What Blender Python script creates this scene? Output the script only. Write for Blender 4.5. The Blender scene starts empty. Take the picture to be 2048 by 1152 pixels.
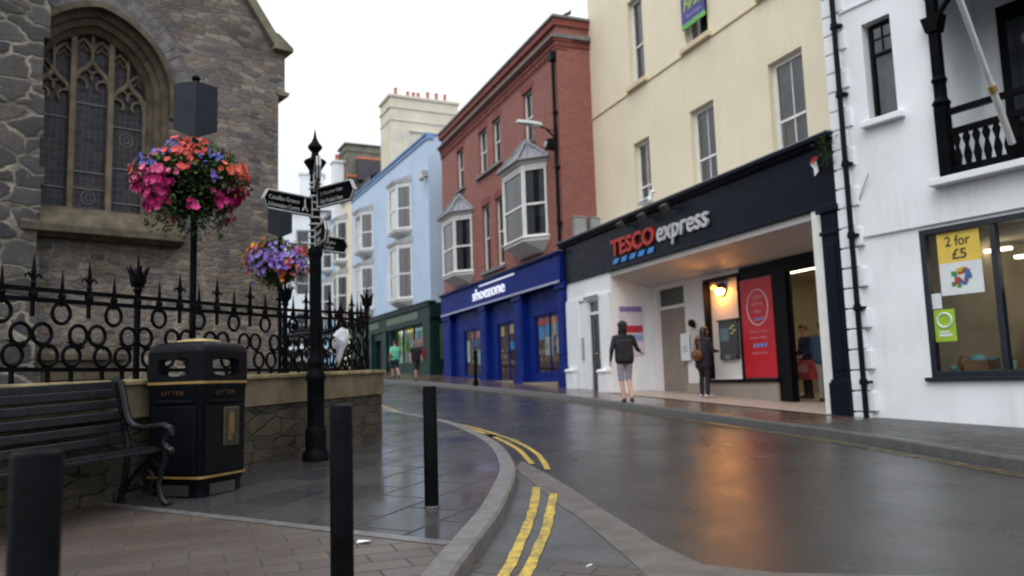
import bpy, bmesh, math, random
from math import sin, cos, pi, radians as R, sqrt, atan2
from mathutils import Matrix, Vector, noise as mnoise
import numpy as np

SC = bpy.context.scene
COL = SC.collection
# ------------------------------------------------------------------ camera
PITCH, ROLL, EYE = R(6.69), R(1.85), Vector((0, 0, 1.16))
fw = Vector((0, cos(PITCH), sin(PITCH)))
up0 = Vector((0, -sin(PITCH), cos(PITCH)))
rt0 = Vector((1, 0, 0))
rt = cos(ROLL) * rt0 - sin(ROLL) * up0
up = sin(ROLL) * rt0 + cos(ROLL) * up0
cd = bpy.data.cameras.new('camera')
cam = bpy.data.objects.new('camera', cd)
COL.objects.link(cam)
m = Matrix((rt, up, -fw)).transposed().to_4x4()
m.translation = EYE
cam.matrix_world = m
cd.sensor_width = 36.0
cd.lens = 36.0 * 1580 / 2048
cd.clip_start, cd.clip_end = 0.05, 900
cd.dof.use_dof = True
cd.dof.focus_distance = 5.5
cd.dof.aperture_fstop = 1.6
SC.camera = cam
# ------------------------------------------------------------------ overcast daylight
SUN_EL, SUN_AZ = R(52), R(200)          # azimuth measured clockwise from +Y
w = bpy.data.worlds.new('World')
SC.world = w
w.use_nodes = True
nt = w.node_tree
bg = nt.nodes['Background']
sky = nt.nodes.new('ShaderNodeTexSky')
sky.sky_type = 'NISHITA'
sky.sun_disc = False
sky.sun_elevation, sky.sun_rotation = SUN_EL, SUN_AZ
sky.air_density, sky.dust_density, sky.ozone_density = 1.0, 6.0, 1.0
hsv = nt.nodes.new('ShaderNodeHueSaturation')
hsv.inputs['Saturation'].default_value = 0.14
nt.links.new(sky.outputs[0], hsv.inputs['Color'])
mixs = nt.nodes.new('ShaderNodeMixRGB')   # overcast: an even pale layer of cloud over most of the clear sky
mixs.inputs['Fac'].default_value = 0.7
mixs.inputs['Color2'].default_value = (11.5, 12.0, 12.6, 1)
nt.links.new(hsv.outputs[0], mixs.inputs['Color1'])
tcw = nt.nodes.new('ShaderNodeTexCoord')    # overcast sky: brighter overhead than at the horizon
spw = nt.nodes.new('ShaderNodeSeparateXYZ')
mrw = nt.nodes.new('ShaderNodeMapRange')
mrw.inputs['From Min'].default_value, mrw.inputs['From Max'].default_value = 0.0, 1.0
mrw.inputs['To Min'].default_value, mrw.inputs['To Max'].default_value = 0.62, 1.75
mlw = nt.nodes.new('ShaderNodeMixRGB')
mlw.blend_type, mlw.inputs['Fac'].default_value = 'MULTIPLY', 1.0
nt.links.new(tcw.outputs['Generated'], spw.inputs[0])
nt.links.new(spw.outputs[2], mrw.inputs['Value'])
nt.links.new(mixs.outputs[0], mlw.inputs['Color1'])
nt.links.new(mrw.outputs[0], mlw.inputs['Color2'])
nt.links.new(mlw.outputs[0], bg.inputs['Color'])
bg.inputs['Strength'].default_value = 0.13
sd = bpy.data.lights.new('sun', 'SUN')
sd.energy, sd.angle, sd.color = 0.6, R(35), (1.0, 0.98, 0.95)
so = bpy.data.objects.new('sun', sd)
COL.objects.link(so)
sv = Vector((sin(SUN_AZ) * cos(SUN_EL), cos(SUN_AZ) * cos(SUN_EL), sin(SUN_EL)))
so.rotation_euler = sv.to_track_quat('Z', 'Y').to_euler()
so.location = sv * 60
vs = SC.view_settings
vs.view_transform, vs.look, vs.exposure, vs.gamma = 'Standard', 'None', -0.1, 1.0
vs.use_curve_mapping = False
SC.render.filter_size = 2.0
try:
    SC.cycles.max_bounces = 8
    SC.cycles.transparent_max_bounces = 12
    SC.cycles.caustics_reflective = False
    SC.cycles.filter_width = 2.0
    SC.cycles.sample_clamp_indirect = 6.0
except Exception:
    pass

# ------------------------------------------------------------------ helpers
rnd = random.Random(7)


class MB:
    """collects shapes and links them as one mesh object"""
    def __init__(s):
        s.v, s.f, s.mi, s.M = [], [], [], None

    def add(s, vs, fs, mi=0):
        n = len(s.v)
        if s.M is not None:
            vs = [tuple(s.M @ Vector(p)) for p in vs]
        s.v += [tuple(p) for p in vs]
        for f in fs:
            s.f.append([i + n for i in f])
            s.mi.append(mi)
        return s

    def box(s, x0, x1, y0, y1, z0, z1, mi=0):
        v = [(x0, y0, z0), (x1, y0, z0), (x1, y1, z0), (x0, y1, z0), (x0, y0, z1), (x1, y0, z1), (x1, y1, z1), (x0, y1, z1)]
        return s.add(v, [(3, 2, 1, 0), (4, 5, 6, 7), (0, 1, 5, 4), (1, 2, 6, 5), (2, 3, 7, 6), (3, 0, 4, 7)], mi)

    def quad(s, a, b, c, d, mi=0):
        return s.add([a, b, c, d], [(0, 1, 2, 3)], mi)

    def prism(s, poly, z0, z1, mi=0):
        n = len(poly)
        v = [(x, y, z0) for x, y in poly] + [(x, y, z1) for x, y in poly]
        f = [tuple(range(n - 1, -1, -1)), tuple(range(n, 2 * n))] + [(i, (i + 1) % n, n + (i + 1) % n, n + i) for i in range(n)]
        return s.add(v, f, mi)

    def prism_y(s, poly, y0, y1, mi=0):      # poly in (x, z)
        n = len(poly)
        v = [(x, y0, z) for x, z in poly] + [(x, y1, z) for x, z in poly]
        f = [tuple(range(n)), tuple(range(2 * n - 1, n - 1, -1))] + [((i + 1) % n, i, n + i, n + (i + 1) % n) for i in range(n)]
        return s.add(v, f, mi)

    def prism_x(s, poly, x0, x1, mi=0):      # poly in (y, z)
        n = len(poly)
        v = [(x0, y, z) for y, z in poly] + [(x1, y, z) for y, z in poly]
        f = [tuple(range(n - 1, -1, -1)), tuple(range(n, 2 * n))] + [(i, (i + 1) % n, n + (i + 1) % n, n + i) for i in range(n)]
        return s.add(v, f, mi)

    def tube(s, pts, r, n=8, closed=False, mi=0, sq=False):
        pts = [Vector(p) for p in pts]
        k = len(pts)
        rs = r if isinstance(r, (list, tuple)) else [r] * k
        v, f = [], []
        prev = None
        for i, p in enumerate(pts):
            if closed:
                t = pts[(i + 1) % k] - pts[i - 1]
            else:
                t = pts[min(i + 1, k - 1)] - pts[max(i - 1, 0)]
            t.normalize()
            if prev is None:
                a = Vector((0, 0, 1)) if abs(t.z) < .9 else Vector((0, 1, 0))
                prev = a.cross(t).normalized()
            nrm = (prev - t * prev.dot(t))
            nrm = nrm.normalized() if nrm.length > 1e-6 else t.orthogonal().normalized()
            prev = nrm
            b = t.cross(nrm)
            for j in range(n):
                a = 2 * pi * (j + (.5 if sq else 0)) / n
                v.append(tuple(p + (nrm * cos(a) + b * sin(a)) * rs[i]))
        for i in range(k if closed else k - 1):
            for j in range(n):
                a, b2 = i * n + j, i * n + (j + 1) % n
                c, d = ((i + 1) % k) * n + (j + 1) % n, ((i + 1) % k) * n + j
                f.append((a, b2, c, d))
        if not closed:
            f.append(tuple(range(n - 1, -1, -1)))
            f.append(tuple((k - 1) * n + j for j in range(n)))
        return s.add(v, f, mi)

    def lathe(s, prof, n=20, c=(0, 0, 0), mi=0):
        v, f = [], []
        for r, z in prof:
            for j in range(n):
                a = 2 * pi * j / n
                v.append((c[0] + r * cos(a), c[1] + r * sin(a), c[2] + z))
        for i in range(len(prof) - 1):
            for j in range(n):
                f.append((i * n + j, i * n + (j + 1) % n, (i + 1) * n + (j + 1) % n, (i + 1) * n + j))
        f.append(tuple(range(n - 1, -1, -1)))
        f.append(tuple((len(prof) - 1) * n + j for j in range(n)))
        return s.add(v, f, mi)

    def ell(s, c, r, nu=14, nv=9, mi=0):
        v, f = [], []
        for i in range(nv + 1):
            th = pi * i / nv
            for j in range(nu):
                a = 2 * pi * j / nu
                v.append((c[0] + r[0] * sin(th) * cos(a), c[1] + r[1] * sin(th) * sin(a), c[2] - r[2] * cos(th)))
        for i in range(nv):
            for j in range(nu):
                f.append((i * nu + j, i * nu + (j + 1) % nu, (i + 1) * nu + (j + 1) % nu, (i + 1) * nu + j))
        return s.add(v, f, mi)

    def caps(s, a, b, ra, rb, n=14, mi=0):       # tapered capsule
        a, b = Vector(a), Vector(b)
        t = (b - a)
        L = t.length
        t = t.normalized() if L > 1e-6 else Vector((0, 0, 1))
        pts, rs = [], []
        for k in range(5):
            q = pi / 2 * k / 4
            pts.append(a - t * ra * cos(q)); rs.append(max(ra * sin(q), ra * .02))
        for k in range(5):
            q = pi / 2 * k / 4
            pts.append(b + t * rb * sin(q)); rs.append(max(rb * cos(q), rb * .02))
        return s.tube(pts, rs, n, mi=mi)

    def split(s, name, mats, parent=None, **kw):
        """every loose piece becomes an object of its own"""
        par = list(range(len(s.v)))
        def fd(i):
            while par[i] != i:
                par[i] = par[par[i]]
                i = par[i]
            return i
        for f in s.f:
            for j in f[1:]:
                par[fd(j)] = fd(f[0])
        grp = {}
        for f, k in zip(s.f, s.mi):
            grp.setdefault(fd(f[0]), []).append((f, k))
        out = []
        for g in grp.values():
            q = MB()
            mp = {}
            for f, k in g:
                for j in f:
                    if j not in mp:
                        mp[j] = len(q.v)
                        q.v.append(s.v[j])
                q.f.append([mp[j] for j in f])
                q.mi.append(k if not isinstance(mats, (list, tuple)) else 0)
            mt_ = mats[g[0][1]] if isinstance(mats, (list, tuple)) else mats
            out.append(q.build(name, mt_, parent, **kw))
        return out

    def build(s, name, mats, parent=None, smooth=False, bevel=0, **props):
        me = bpy.data.meshes.new(name)
        me.from_pydata(s.v, [], s.f)
        if not isinstance(mats, (list, tuple)):
            mats = [mats]
        for mt in mats:
            me.materials.append(mt)
        if len(mats) > 1:
            me.polygons.foreach_set('material_index', s.mi)
        if smooth:
            me.polygons.foreach_set('use_smooth', [True] * len(s.f))
        me.update()
        o = bpy.data.objects.new(name, me)
        COL.objects.link(o)
        if smooth and smooth != 'all':
            try:
                me.set_sharp_from_angle(angle=R(42))
            except Exception:
                pass
        if bevel:
            b = o.modifiers.new('edges', 'BEVEL')
            b.width, b.segments, b.limit_method, b.angle_limit = bevel, 2, 'ANGLE', R(40)
        if parent is not None:
            o.parent = parent
        for k, val in props.items():
            o[k] = val
        return o


def tag(o, label, cat, group=None, kind=None):
    o['label'], o['category'] = label, cat
    if group:
        o['group'] = group
    if kind:
        o['kind'] = kind
    return o


def thing(name, label, cat, loc=(0, 0, 0), rz=0.0, group=None):
    o = bpy.data.objects.new(name, None)
    COL.objects.link(o)
    o.empty_display_size = .2
    o.location, o.rotation_euler = loc, (0, 0, rz)
    return tag(o, label, cat, group)


def copy_tree(o, parent=None):
    c = o.copy()
    COL.objects.link(c)
    c.parent = parent
    for ch in o.children:
        copy_tree(ch, c)
    return c


def facade(mb, x0, x1, z0, z1, holes, y=0.0, depth=.2, mi=0, mr=None):
    """wall sheet with rectangular openings and their reveals (street side is -y)"""
    mr = mi if mr is None else mr
    xs = sorted({x0, x1} | {h[0] for h in holes} | {h[1] for h in holes})
    zs = sorted({z0, z1} | {h[2] for h in holes} | {h[3] for h in holes})
    xs = [x for x in xs if x0 <= x <= x1]
    zs = [z for z in zs if z0 <= z <= z1]
    for i in range(len(xs) - 1):
        for j in range(len(zs) - 1):
            cx, cz = (xs[i] + xs[i + 1]) / 2, (zs[j] + zs[j + 1]) / 2
            if any(h[0] < cx < h[1] and h[2] < cz < h[3] for h in holes):
                continue
            mb.quad((xs[i], y, zs[j]), (xs[i + 1], y, zs[j]), (xs[i + 1], y, zs[j + 1]), (xs[i], y, zs[j + 1]), mi)
    for a, b, c, d in holes:
        y1 = y + depth
        mb.quad((a, y, c), (a, y, d), (a, y1, d), (a, y1, c), mr)
        mb.quad((b, y, d), (b, y, c), (b, y1, c), (b, y1, d), mr)
        mb.quad((a, y, d), (b, y, d), (b, y1, d), (a, y1, d), mr)
        mb.quad((b, y, c), (a, y, c), (a, y1, c), (b, y1, c), mr)


def seg(p0, p1):
    """matrix: x along p0->p1 in plan, y into the building, z up"""
    p0, p1 = Vector(p0), Vector(p1)
    d = (p1 - p0)
    L = d.length
    d.normalize()
    M = Matrix(((d.x, -d.y, 0, p0.x), (d.y, d.x, 0, p0.y), (0, 0, 1, 0), (0, 0, 0, 1)))
    return M, L


# ------------------------------------------------------------------ materials
MATS = {}


def newmat(name):
    mt = bpy.data.materials.new(name)
    mt.use_nodes = True
    n = mt.node_tree
    b = n.nodes['Principled BSDF']
    return mt, n, b


def node(n, t, **kw):
    x = n.nodes.new(t)
    for k, v in kw.items():
        if k.startswith('i_'):
            x.inputs[k[2:].replace('_', ' ')].default_value = v
        else:
            setattr(x, k, v)
    return x


def coord(n, scale=(1, 1, 1), rz=0.0, loc=(0, 0, 0)):
    tc = node(n, 'ShaderNodeTexCoord')
    mp = node(n, 'ShaderNodeMapping')
    mp.inputs['Scale'].default_value = scale
    mp.inputs['Rotation'].default_value = (0, 0, rz)
    mp.inputs['Location'].default_value = loc
    n.links.new(tc.outputs['Object'], mp.inputs['Vector'])
    return mp.outputs[0]


def noise(n, vec, scale, detail=4, rough=.55):
    t = node(n, 'ShaderNodeTexNoise')
    t.inputs['Scale'].default_value, t.inputs['Detail'].default_value, t.inputs['Roughness'].default_value = scale, detail, rough
    if vec is not None:
        n.links.new(vec, t.inputs['Vector'])
    return t.outputs['Fac']


def ramp(n, fac, stops):
    r = node(n, 'ShaderNodeValToRGB')
    e = r.color_ramp.elements
    while len(e) < len(stops):
        e.new(.5)
    for el, (p, c) in zip(e, stops):
        el.position = p
        el.color = (*c, 1) if len(c) == 3 else c
    n.links.new(fac, r.inputs['Fac'])
    return r.outputs['Color']


def mixc(n, fac, a, b, mode='MIX'):
    x = node(n, 'ShaderNodeMixRGB', blend_type=mode)
    for sck, val in ((x.inputs['Fac'], fac), (x.inputs['Color1'], a), (x.inputs['Color2'], b)):
        if hasattr(val, 'is_linked') or hasattr(val, 'links'):
            n.links.new(val, sck)
        elif isinstance(val, (int, float)):
            sck.default_value = val
        else:
            sck.default_value = (*val, 1)
    return x.outputs[0]


def math_(n, op, a, b=None):
    x = node(n, 'ShaderNodeMath', operation=op)
    for i, v in enumerate((a, b)):
        if v is None:
            continue
        if isinstance(v, (int, float)):
            x.inputs[i].default_value = v
        else:
            n.links.new(v, x.inputs[i])
    return x.outputs[0]


def bump(n, b, h, strength=.3, dist=.02):
    x = node(n, 'ShaderNodeBump')
    x.inputs['Strength'].default_value, x.inputs['Distance'].default_value = strength, dist
    n.links.new(h, x.inputs['Height'])
    n.links.new(x.outputs[0], b.inputs['Normal'])


def mat(name, c, rough=.6, var=.12, scale=2.5, bmp=.15, bscale=40, metal=0, spec=.5, streak=0.0):
    """painted / plain surface: colour mottled by noise, rain streaks and fine bump"""
    if name in MATS:
        return MATS[name]
    mt, n, b = newmat(name)
    v = coord(n)
    f = noise(n, v, scale, 5)
    lo, hi = [max(0, x * (1 - var)) for x in c], [min(1, x * (1 + var)) for x in c]
    colr = ramp(n, f, [(.3, lo), (.7, hi)])
    if streak:
        vs_ = coord(n, (5, 5, .35))
        g = noise(n, vs_, 1.6, 6, .6)
        g2 = noise(n, v, .7, 3)
        g = math_(n, 'MULTIPLY', g, g2)
        sm = ramp(n, g, [(.26, (0, 0, 0)), (.46, (streak, streak, streak))])
        colr = mixc(n, sm, colr, [x * .45 + .015 for x in c])
    n.links.new(colr, b.inputs['Base Color'])
    rr = ramp(n, noise(n, v, scale * 3, 3), [(.3, (rough * .8,) * 3), (.7, (min(1, rough * 1.2),) * 3)])
    n.links.new(rr, b.inputs['Roughness'])
    b.inputs['Metallic'].default_value = metal
    b.inputs['Specular IOR Level'].default_value = spec
    if bmp:
        bump(n, b, noise(n, v, bscale, 4), bmp, .01)
    MATS[name] = mt
    return mt


def emit(name, c, s):
    if name in MATS:
        return MATS[name]
    mt, n, b = newmat(name)
    b.inputs['Base Color'].default_value = (*c, 1)
    b.inputs['Emission Color'].default_value = (*c, 1)
    b.inputs['Emission Strength'].default_value = s
    MATS[name] = mt
    return mt


def glass(name, tint=(.75, .8, .8), boost=1.0):
    if name in MATS:
        return MATS[name]
    mt, n, b = newmat(name)
    n.nodes.remove(b)
    out = n.nodes['Material Output']
    tr = node(n, 'ShaderNodeBsdfTransparent')
    tr.inputs[0].default_value = (*tint, 1)
    gl = node(n, 'ShaderNodeBsdfGlossy')
    gl.inputs['Roughness'].default_value = .03
    fr = node(n, 'ShaderNodeFresnel')
    fr.inputs['IOR'].default_value = 1.6
    bp = node(n, 'ShaderNodeBump')
    bp.inputs['Strength'].default_value, bp.inputs['Distance'].default_value = .05, .02
    n.links.new(noise(n, coord(n), 1.7, 2), bp.inputs['Height'])
    n.links.new(bp.outputs[0], gl.inputs['Normal'])
    fac = math_(n, 'MULTIPLY', fr.outputs[0], boost)
    mx = node(n, 'ShaderNodeMixShader')
    n.links.new(fac, mx.inputs[0])
    n.links.new(tr.outputs[0], mx.inputs[1])
    n.links.new(gl.outputs[0], mx.inputs[2])
    n.links.new(mx.outputs[0], out.inputs[0])
    MATS[name] = mt
    return mt


def wallvec(n, rz=0.0):
    """(along, height) coordinates that work on front and return walls"""
    v = coord(n, rz=rz)
    sp = node(n, 'ShaderNodeSeparateXYZ')
    n.links.new(v, sp.inputs[0])
    a = math_(n, 'ADD', sp.outputs[0], sp.outputs[1])
    cb = node(n, 'ShaderNodeCombineXYZ')
    n.links.new(a, cb.inputs[0])
    n.links.new(sp.outputs[2], cb.inputs[1])
    return v, cb.outputs[0]


def brickmat(name, c1, c2, mortar, bw=.225, bh=.075, ms=.01, rough=.85, rz=0.0, flat=False, var=.5, wet=None, bmp=.5, grime=(.35, .3, .26)):
    mt, n, b = newmat(name)
    if flat:
        v = vec = coord(n, rz=rz)
    else:
        v, vec = wallvec(n, rz)
    nz = node(n, 'ShaderNodeTexNoise')
    nz.inputs['Scale'].default_value = 3.0
    n.links.new(v, nz.inputs['Vector'])
    ad = node(n, 'ShaderNodeMixRGB', blend_type='ADD')
    ad.inputs['Fac'].default_value = bh * .12
    n.links.new(vec, ad.inputs['Color1'])
    n.links.new(nz.outputs['Color'], ad.inputs['Color2'])
    t = node(n, 'ShaderNodeTexBrick')
    t.inputs['Color1'].default_value, t.inputs['Color2'].default_value, t.inputs['Mortar'].default_value = (*c1, 1), (*c2, 1), (*mortar, 1)
    t.inputs['Scale'].default_value = 1
    t.inputs['Brick Width'].default_value, t.inputs['Row Height'].default_value = bw, bh
    t.inputs['Mortar Size'].default_value, t.inputs['Mortar Smooth'].default_value = ms, .2
    t.inputs['Bias'].default_value = 0
    n.links.new(ad.outputs[0], t.inputs['Vector'])
    g = noise(n, v, 1.3, 5, .65)
    col = mixc(n, ramp(n, g, [(.35, (0, 0, 0)), (.75, (var, var, var))]), t.outputs['Color'], grime, 'MULTIPLY')
    f2 = noise(n, v, 28, 4, .6)
    col = mixc(n, .35, col, ramp(n, f2, [(.25, (.45, .45, .45)), (.75, (1.35, 1.35, 1.35))]), 'MULTIPLY')
    n.links.new(col, b.inputs['Base Color'])
    if wet:
        wn = noise(n, v, .9, 4, .6)
        rr_ = ramp(n, wn, [(.35, (wet[0],) * 3), (.68, (wet[1],) * 3)])
        n.links.new(mixc(n, t.outputs['Fac'], rr_, (.75, .75, .75)), b.inputs['Roughness'])
    else:
        b.inputs['Roughness'].default_value = rough
    hh = mixc(n, .25, ramp(n, t.outputs['Fac'], [(0, (1, 1, 1)), (1, (0, 0, 0))]), f2)
    bump(n, b, hh, bmp, .012)
    MATS[name] = mt
    return mt


def rubble(name, sx, sz, cols, mortar, mw=.09, rz=0.0, grime=.5, bmp=.9, buff=None, patch=1.3, wob_=.12):
    """random rubble masonry: cells with their own grey-brown, recessed lime mortar"""
    mt, n, b = newmat(name)
    v, vec = wallvec(n, rz)
    wob = node(n, 'ShaderNodeTexNoise')
    wob.inputs['Scale'].default_value, wob.inputs['Detail'].default_value = 2.2, 3
    n.links.new(vec, wob.inputs['Vector'])
    sc = node(n, 'ShaderNodeMapping')
    sc.inputs['Scale'].default_value = (sx, sz, 1)
    ad = node(n, 'ShaderNodeMixRGB', blend_type='ADD')
    ad.inputs['Fac'].default_value = wob_
    n.links.new(vec, ad.inputs['Color1'])
    n.links.new(wob.outputs['Color'], ad.inputs['Color2'])
    n.links.new(ad.outputs[0], sc.inputs['Vector'])
    v1 = node(n, 'ShaderNodeTexVoronoi', feature='F1', voronoi_dimensions='2D', distance='CHEBYCHEV')
    v2 = node(n, 'ShaderNodeTexVoronoi', feature='F2', voronoi_dimensions='2D', distance='CHEBYCHEV')
    for q in (v1, v2):
        q.inputs['Scale'].default_value = 1
        q.inputs['Randomness'].default_value = .85
        n.links.new(sc.outputs[0], q.inputs['Vector'])
    edge = math_(n, 'SUBTRACT', v2.outputs['Distance'], v1.outputs['Distance'])
    sp = node(n, 'ShaderNodeSeparateColor')
    n.links.new(v1.outputs['Color'], sp.inputs[0])
    k = len(cols)
    stone = ramp(n, sp.outputs[0], [(i / (k - 1), c) for i, c in enumerate(cols)])
    fn = noise(n, v, 22, 6, .65)
    stone = mixc(n, .55, stone, ramp(n, fn, [(.25, (.45, .45, .45)), (.75, (1.5, 1.5, 1.5))]), 'MULTIPLY')
    e2 = math_(n, 'ADD', edge, math_(n, 'MULTIPLY', math_(n, 'SUBTRACT', noise(n, v, 9, 5, .65), .5), .14 + mw * 1.2))
    if buff:      # lower wall thickly pointed in buff lime, stones half buried
        sz_ = node(n, 'ShaderNodeSeparateXYZ')
        n.links.new(v, sz_.inputs[0])
        hz = math_(n, 'ADD', sz_.outputs[2], math_(n, 'MULTIPLY', math_(n, 'SUBTRACT', noise(n, v, .9, 4), .5), 2.2))
        bm_ = ramp(n, math_(n, 'MULTIPLY', hz, .1), [((buff - .6) / 10, (1, 1, 1)), ((buff + .4) / 10, (0, 0, 0))])
        e2 = math_(n, 'SUBTRACT', e2, math_(n, 'MULTIPLY', bm_, .10))
    mm = ramp(n, e2, [(mw * .4, (1, 1, 1)), (mw * 1.5, (0, 0, 0))])
    col = mixc(n, mm, stone, mixc(n, ramp(n, noise(n, v, 2.3, 5, .65), [(.38, (0, 0, 0)), (.62, (1, 1, 1))]), [x * .42 for x in mortar], [x * patch for x in mortar]))
    g = noise(n, v, .6, 5, .65)
    col = mixc(n, ramp(n, g, [(.42, (0, 0, 0)), (.72, (grime, grime, grime))]), col, (.28, .27, .25), 'MULTIPLY')
    lich = ramp(n, noise(n, v, 7, 6, .7), [(.66, (0, 0, 0)), (.74, (.5, .5, .5))])
    col = mixc(n, lich, col, (.4, .4, .37))
    n.links.new(col, b.inputs['Base Color'])
    b.inputs['Roughness'].default_value = .85
    b.inputs['Specular IOR Level'].default_value = .3
    hh = mixc(n, .35, ramp(n, e2, [(0, (0, 0, 0)), (mw * 2.4, (1, 1, 1))]), fn)
    bump(n, b, hh, bmp, .03)
    MATS[name] = mt
    return mt

IRON = mat('black_gloss_paint', (.0035, .004, .005), .4, .5, 5, .2, 45, spec=.035)
BLACK = mat('black_satin_paint', (.005, .005, .0065), .45, .3, 5, .1, spec=.1)
NAVY = mat('navy_fascia_paint', (.006, .009, .018), .4, .15, 1.5, .05, spec=.10)
WHITE = mat('white_masonry_paint', (.78, .81, .84), .7, .06, 1.0, .4, 16, streak=.2)
WOODW = mat('white_gloss_joinery', (.78, .78, .77), .35, .06, 4, .05, streak=.25)
CREAM = mat('cream_masonry_paint', (.78, .70, .52), .75, .07, .7, .45, 12, streak=.16)
CREAMD = mat('cream_sill_paint', (.64, .54, .35), .7, .1, 3, .2)
BLUEW = mat('pale_blue_render', (.46, .58, .74), .7, .06, .9, .3, 14, streak=.18)
LEAD = mat('weathered_lead', (.20, .21, .23), .5, .25, 6, .4, 25)
SLATE = brickmat('roof_slate', (.06, .06, .075), (.09, .085, .1), (.02, .02, .025), .3, .2, .012, .55)
CURT = mat('net_curtain', (.44, .45, .46), .9, .15, 3, .1)
CURTW = mat('pale_blind', (.62, .63, .62), .85, .08, 1, .05)
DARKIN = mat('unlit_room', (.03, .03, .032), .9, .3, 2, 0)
DOORN = mat('navy_door_paint', (.01, .013, .025), .3, .2, 4, .05)
GOLD = mat('gold_paint', (.25, .155, .05), .5, .2, 12, .1)
BRASS = mat('brass', (.55, .38, .12), .35, .15, 10, .05, metal=.8)
SHOEB = mat('shop_blue_paint', (.005, .021, .18), .45, .12, 1.6, .05, spec=.05)
GREENP = mat('dark_green_paint', (.007, .028, .026), .45, .15, 2, .08, spec=.12)
TERRA = mat('terracotta', (.42, .12, .07), .8, .2, 8, .2)
BENCH = mat('wet_bench_paint', (.006, .007, .009), .3, .3, 6, .12, 60, spec=.35)
TRAC = mat('pale_tracery_stone', (.15, .122, .08), .85, .35, 4, .5, 30, streak=.6)
STONEC = mat('dressed_sandstone', (.088, .072, .050), .85, .45, 3.5, .5, 30, streak=.8, spec=.25)
GLASS = glass('window_glass', (.72, .76, .78), 1.25)
GLASSB = glass('bright_window_glass', (.80, .82, .83), 3.2)  # window glass with reflection raised so the bay panes look sky-bright
SHOPG = glass('shop_glass', (.88, .9, .9), .4)
BRICK = brickmat('red_brick', (.33, .098, .075), (.25, .07, .057), (.30, .20, .17), .225, .075, .009, .85, var=.3, grime=(.55, .5, .48))
CHURCH = rubble('church_rubble', 4.0, 9.4, [(.085, .08, .088), (.24, .20, .165), (.13, .12, .125), (.30, .265, .22), (.105, .107, .122), (.20, .155, .135), (.17, .155, .15)], (.25, .215, .16), .06, grime=.75, buff=4.2)
BUTT = rubble('church_big_rubble', 1.7, 3.0, [(.045, .045, .05), (.095, .09, .088), (.055, .053, .056), (.13, .118, .105), (.075, .074, .078)], (.24, .215, .175), .09, bmp=1.0, grime=.7, patch=1.5, wob_=.3)
ROCK = rubble('garden_wall_stone', 2.6, 7.2, [(.05, .044, .034), (.075, .062, .044), (.06, .051, .038), (.088, .073, .05), (.052, .046, .036)], (.020, .018, .013), .05, rz=R(-70), grime=.85, bmp=.6)
COPE = mat('sandstone_coping', (.21, .165, .08), .8, .5, 5, .8, 25, streak=.4)
GRAN = mat('wet_granite_kerb', (.125, .12, .118), .45, .28, 7, .5, 90, spec=.35)
GRAND = mat('wet_dark_kerb', (.06, .058, .056), .35, .25, 8, .35, 110)
YELL = mat('yellow_road_paint', (.78, .52, .045), .5, .15, 14, .3, 90)
SKIN = mat('skin', (.50, .30, .22), .55, .06, 8, .05)

# road: wet worn asphalt
mt, n, b = newmat('wet_asphalt')
v = coord(n)
f1, f2 = noise(n, v, .55, 5, .6), noise(n, v, 160, 2, .5)
c = ramp(n, f1, [(.3, (.018, .019, .020)), (.7, (.042, .041, .040))])
c = mixc(n, .5, c, ramp(n, f2, [(.35, (.5, .5, .5)), (.7, (1.9, 1.9, 1.9))]), 'MULTIPLY')
n.links.new(c, b.inputs['Base Color'])
n.links.new(ramp(n, noise(n, v, .8, 4, .6), [(.36, (.15,) * 3), (.62, (.29,) * 3)]), b.inputs['Roughness'])
b.inputs['Specular IOR Level'].default_value = .42
f3 = noise(n, v, 38, 3, .6)
bump(n, b, mixc(n, .5, f2, f3), .42, .008)
MATS['wet_asphalt'] = ROAD = mt
SETT0 = brickmat('wet_grey_setts', (.062, .058, .054), (.08, .074, .068), (.035, .033, .03), .28, .2, .012, rz=R(25), flat=True, wet=(.22, .42), bmp=.3, grime=(.6, .6, .6))
SLAB = brickmat('wet_slate_paving', (.040, .039, .044), (.062, .058, .060), (.008, .008, .009), .75, .5, .016, rz=R(-66), flat=True, wet=(.10, .30), bmp=.22, grime=(.55, .5, .48))
BLOCK = brickmat('wet_brown_block_paving', (.066, .050, .042), (.092, .070, .058), (.036, .029, .026), .40, .20, .009, rz=R(-22), flat=True, wet=(.3, .55), bmp=.35, grime=(.5, .46, .44))
PAVR = brickmat('wet_brown_pavement', (.085, .055, .042), (.115, .078, .06), (.03, .022, .018), .6, .45, .01, rz=R(21.25), flat=True, wet=(.12, .3), bmp=.2, grime=(.5, .48, .46))
SETT = mat('wet_grey_tarmac', (.058, .061, .064), .4, .28, 2.2, .5, 110, spec=.35)
TILE = mat('pale_lobby_tile', (.34, .28, .245), .4, .1, 3, .1)

# ------------------------------------------------------------------ ground
GU = [(-160, -1.4), (-10, -.12), (0, .02), (2.25, .063), (4, .10), (6.2, .167), (10.8, .376), (60, 2.61), (220, 6)]


def U(x, y):
    return -.3584 * x + .9336 * y


def G(x, y):
    u = U(x, y)
    for (a, za), (b_, zb) in zip(GU, GU[1:]):
        if u <= b_:
            return za + (zb - za) * (u - a) / (b_ - a)
    return GU[-1][1]


def catmull(p, k=6):
    p = [Vector((*q, 0)) for q in p]
    out = []
    for i in range(len(p) - 1):
        p0, p1, p2, p3 = p[max(i - 1, 0)], p[i], p[i + 1], p[min(i + 2, len(p) - 1)]
        for j in range(k):
            t = j / k
            q = .5 * ((2 * p1) + (p2 - p0) * t + (2 * p0 - 5 * p1 + 4 * p2 - p3) * t * t + (3 * p1 - p0 - 3 * p2 + p3) * t ** 3)
            out.append((q.x, q.y))
    out.append((p[-1].x, p[-1].y))
    return out


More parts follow.
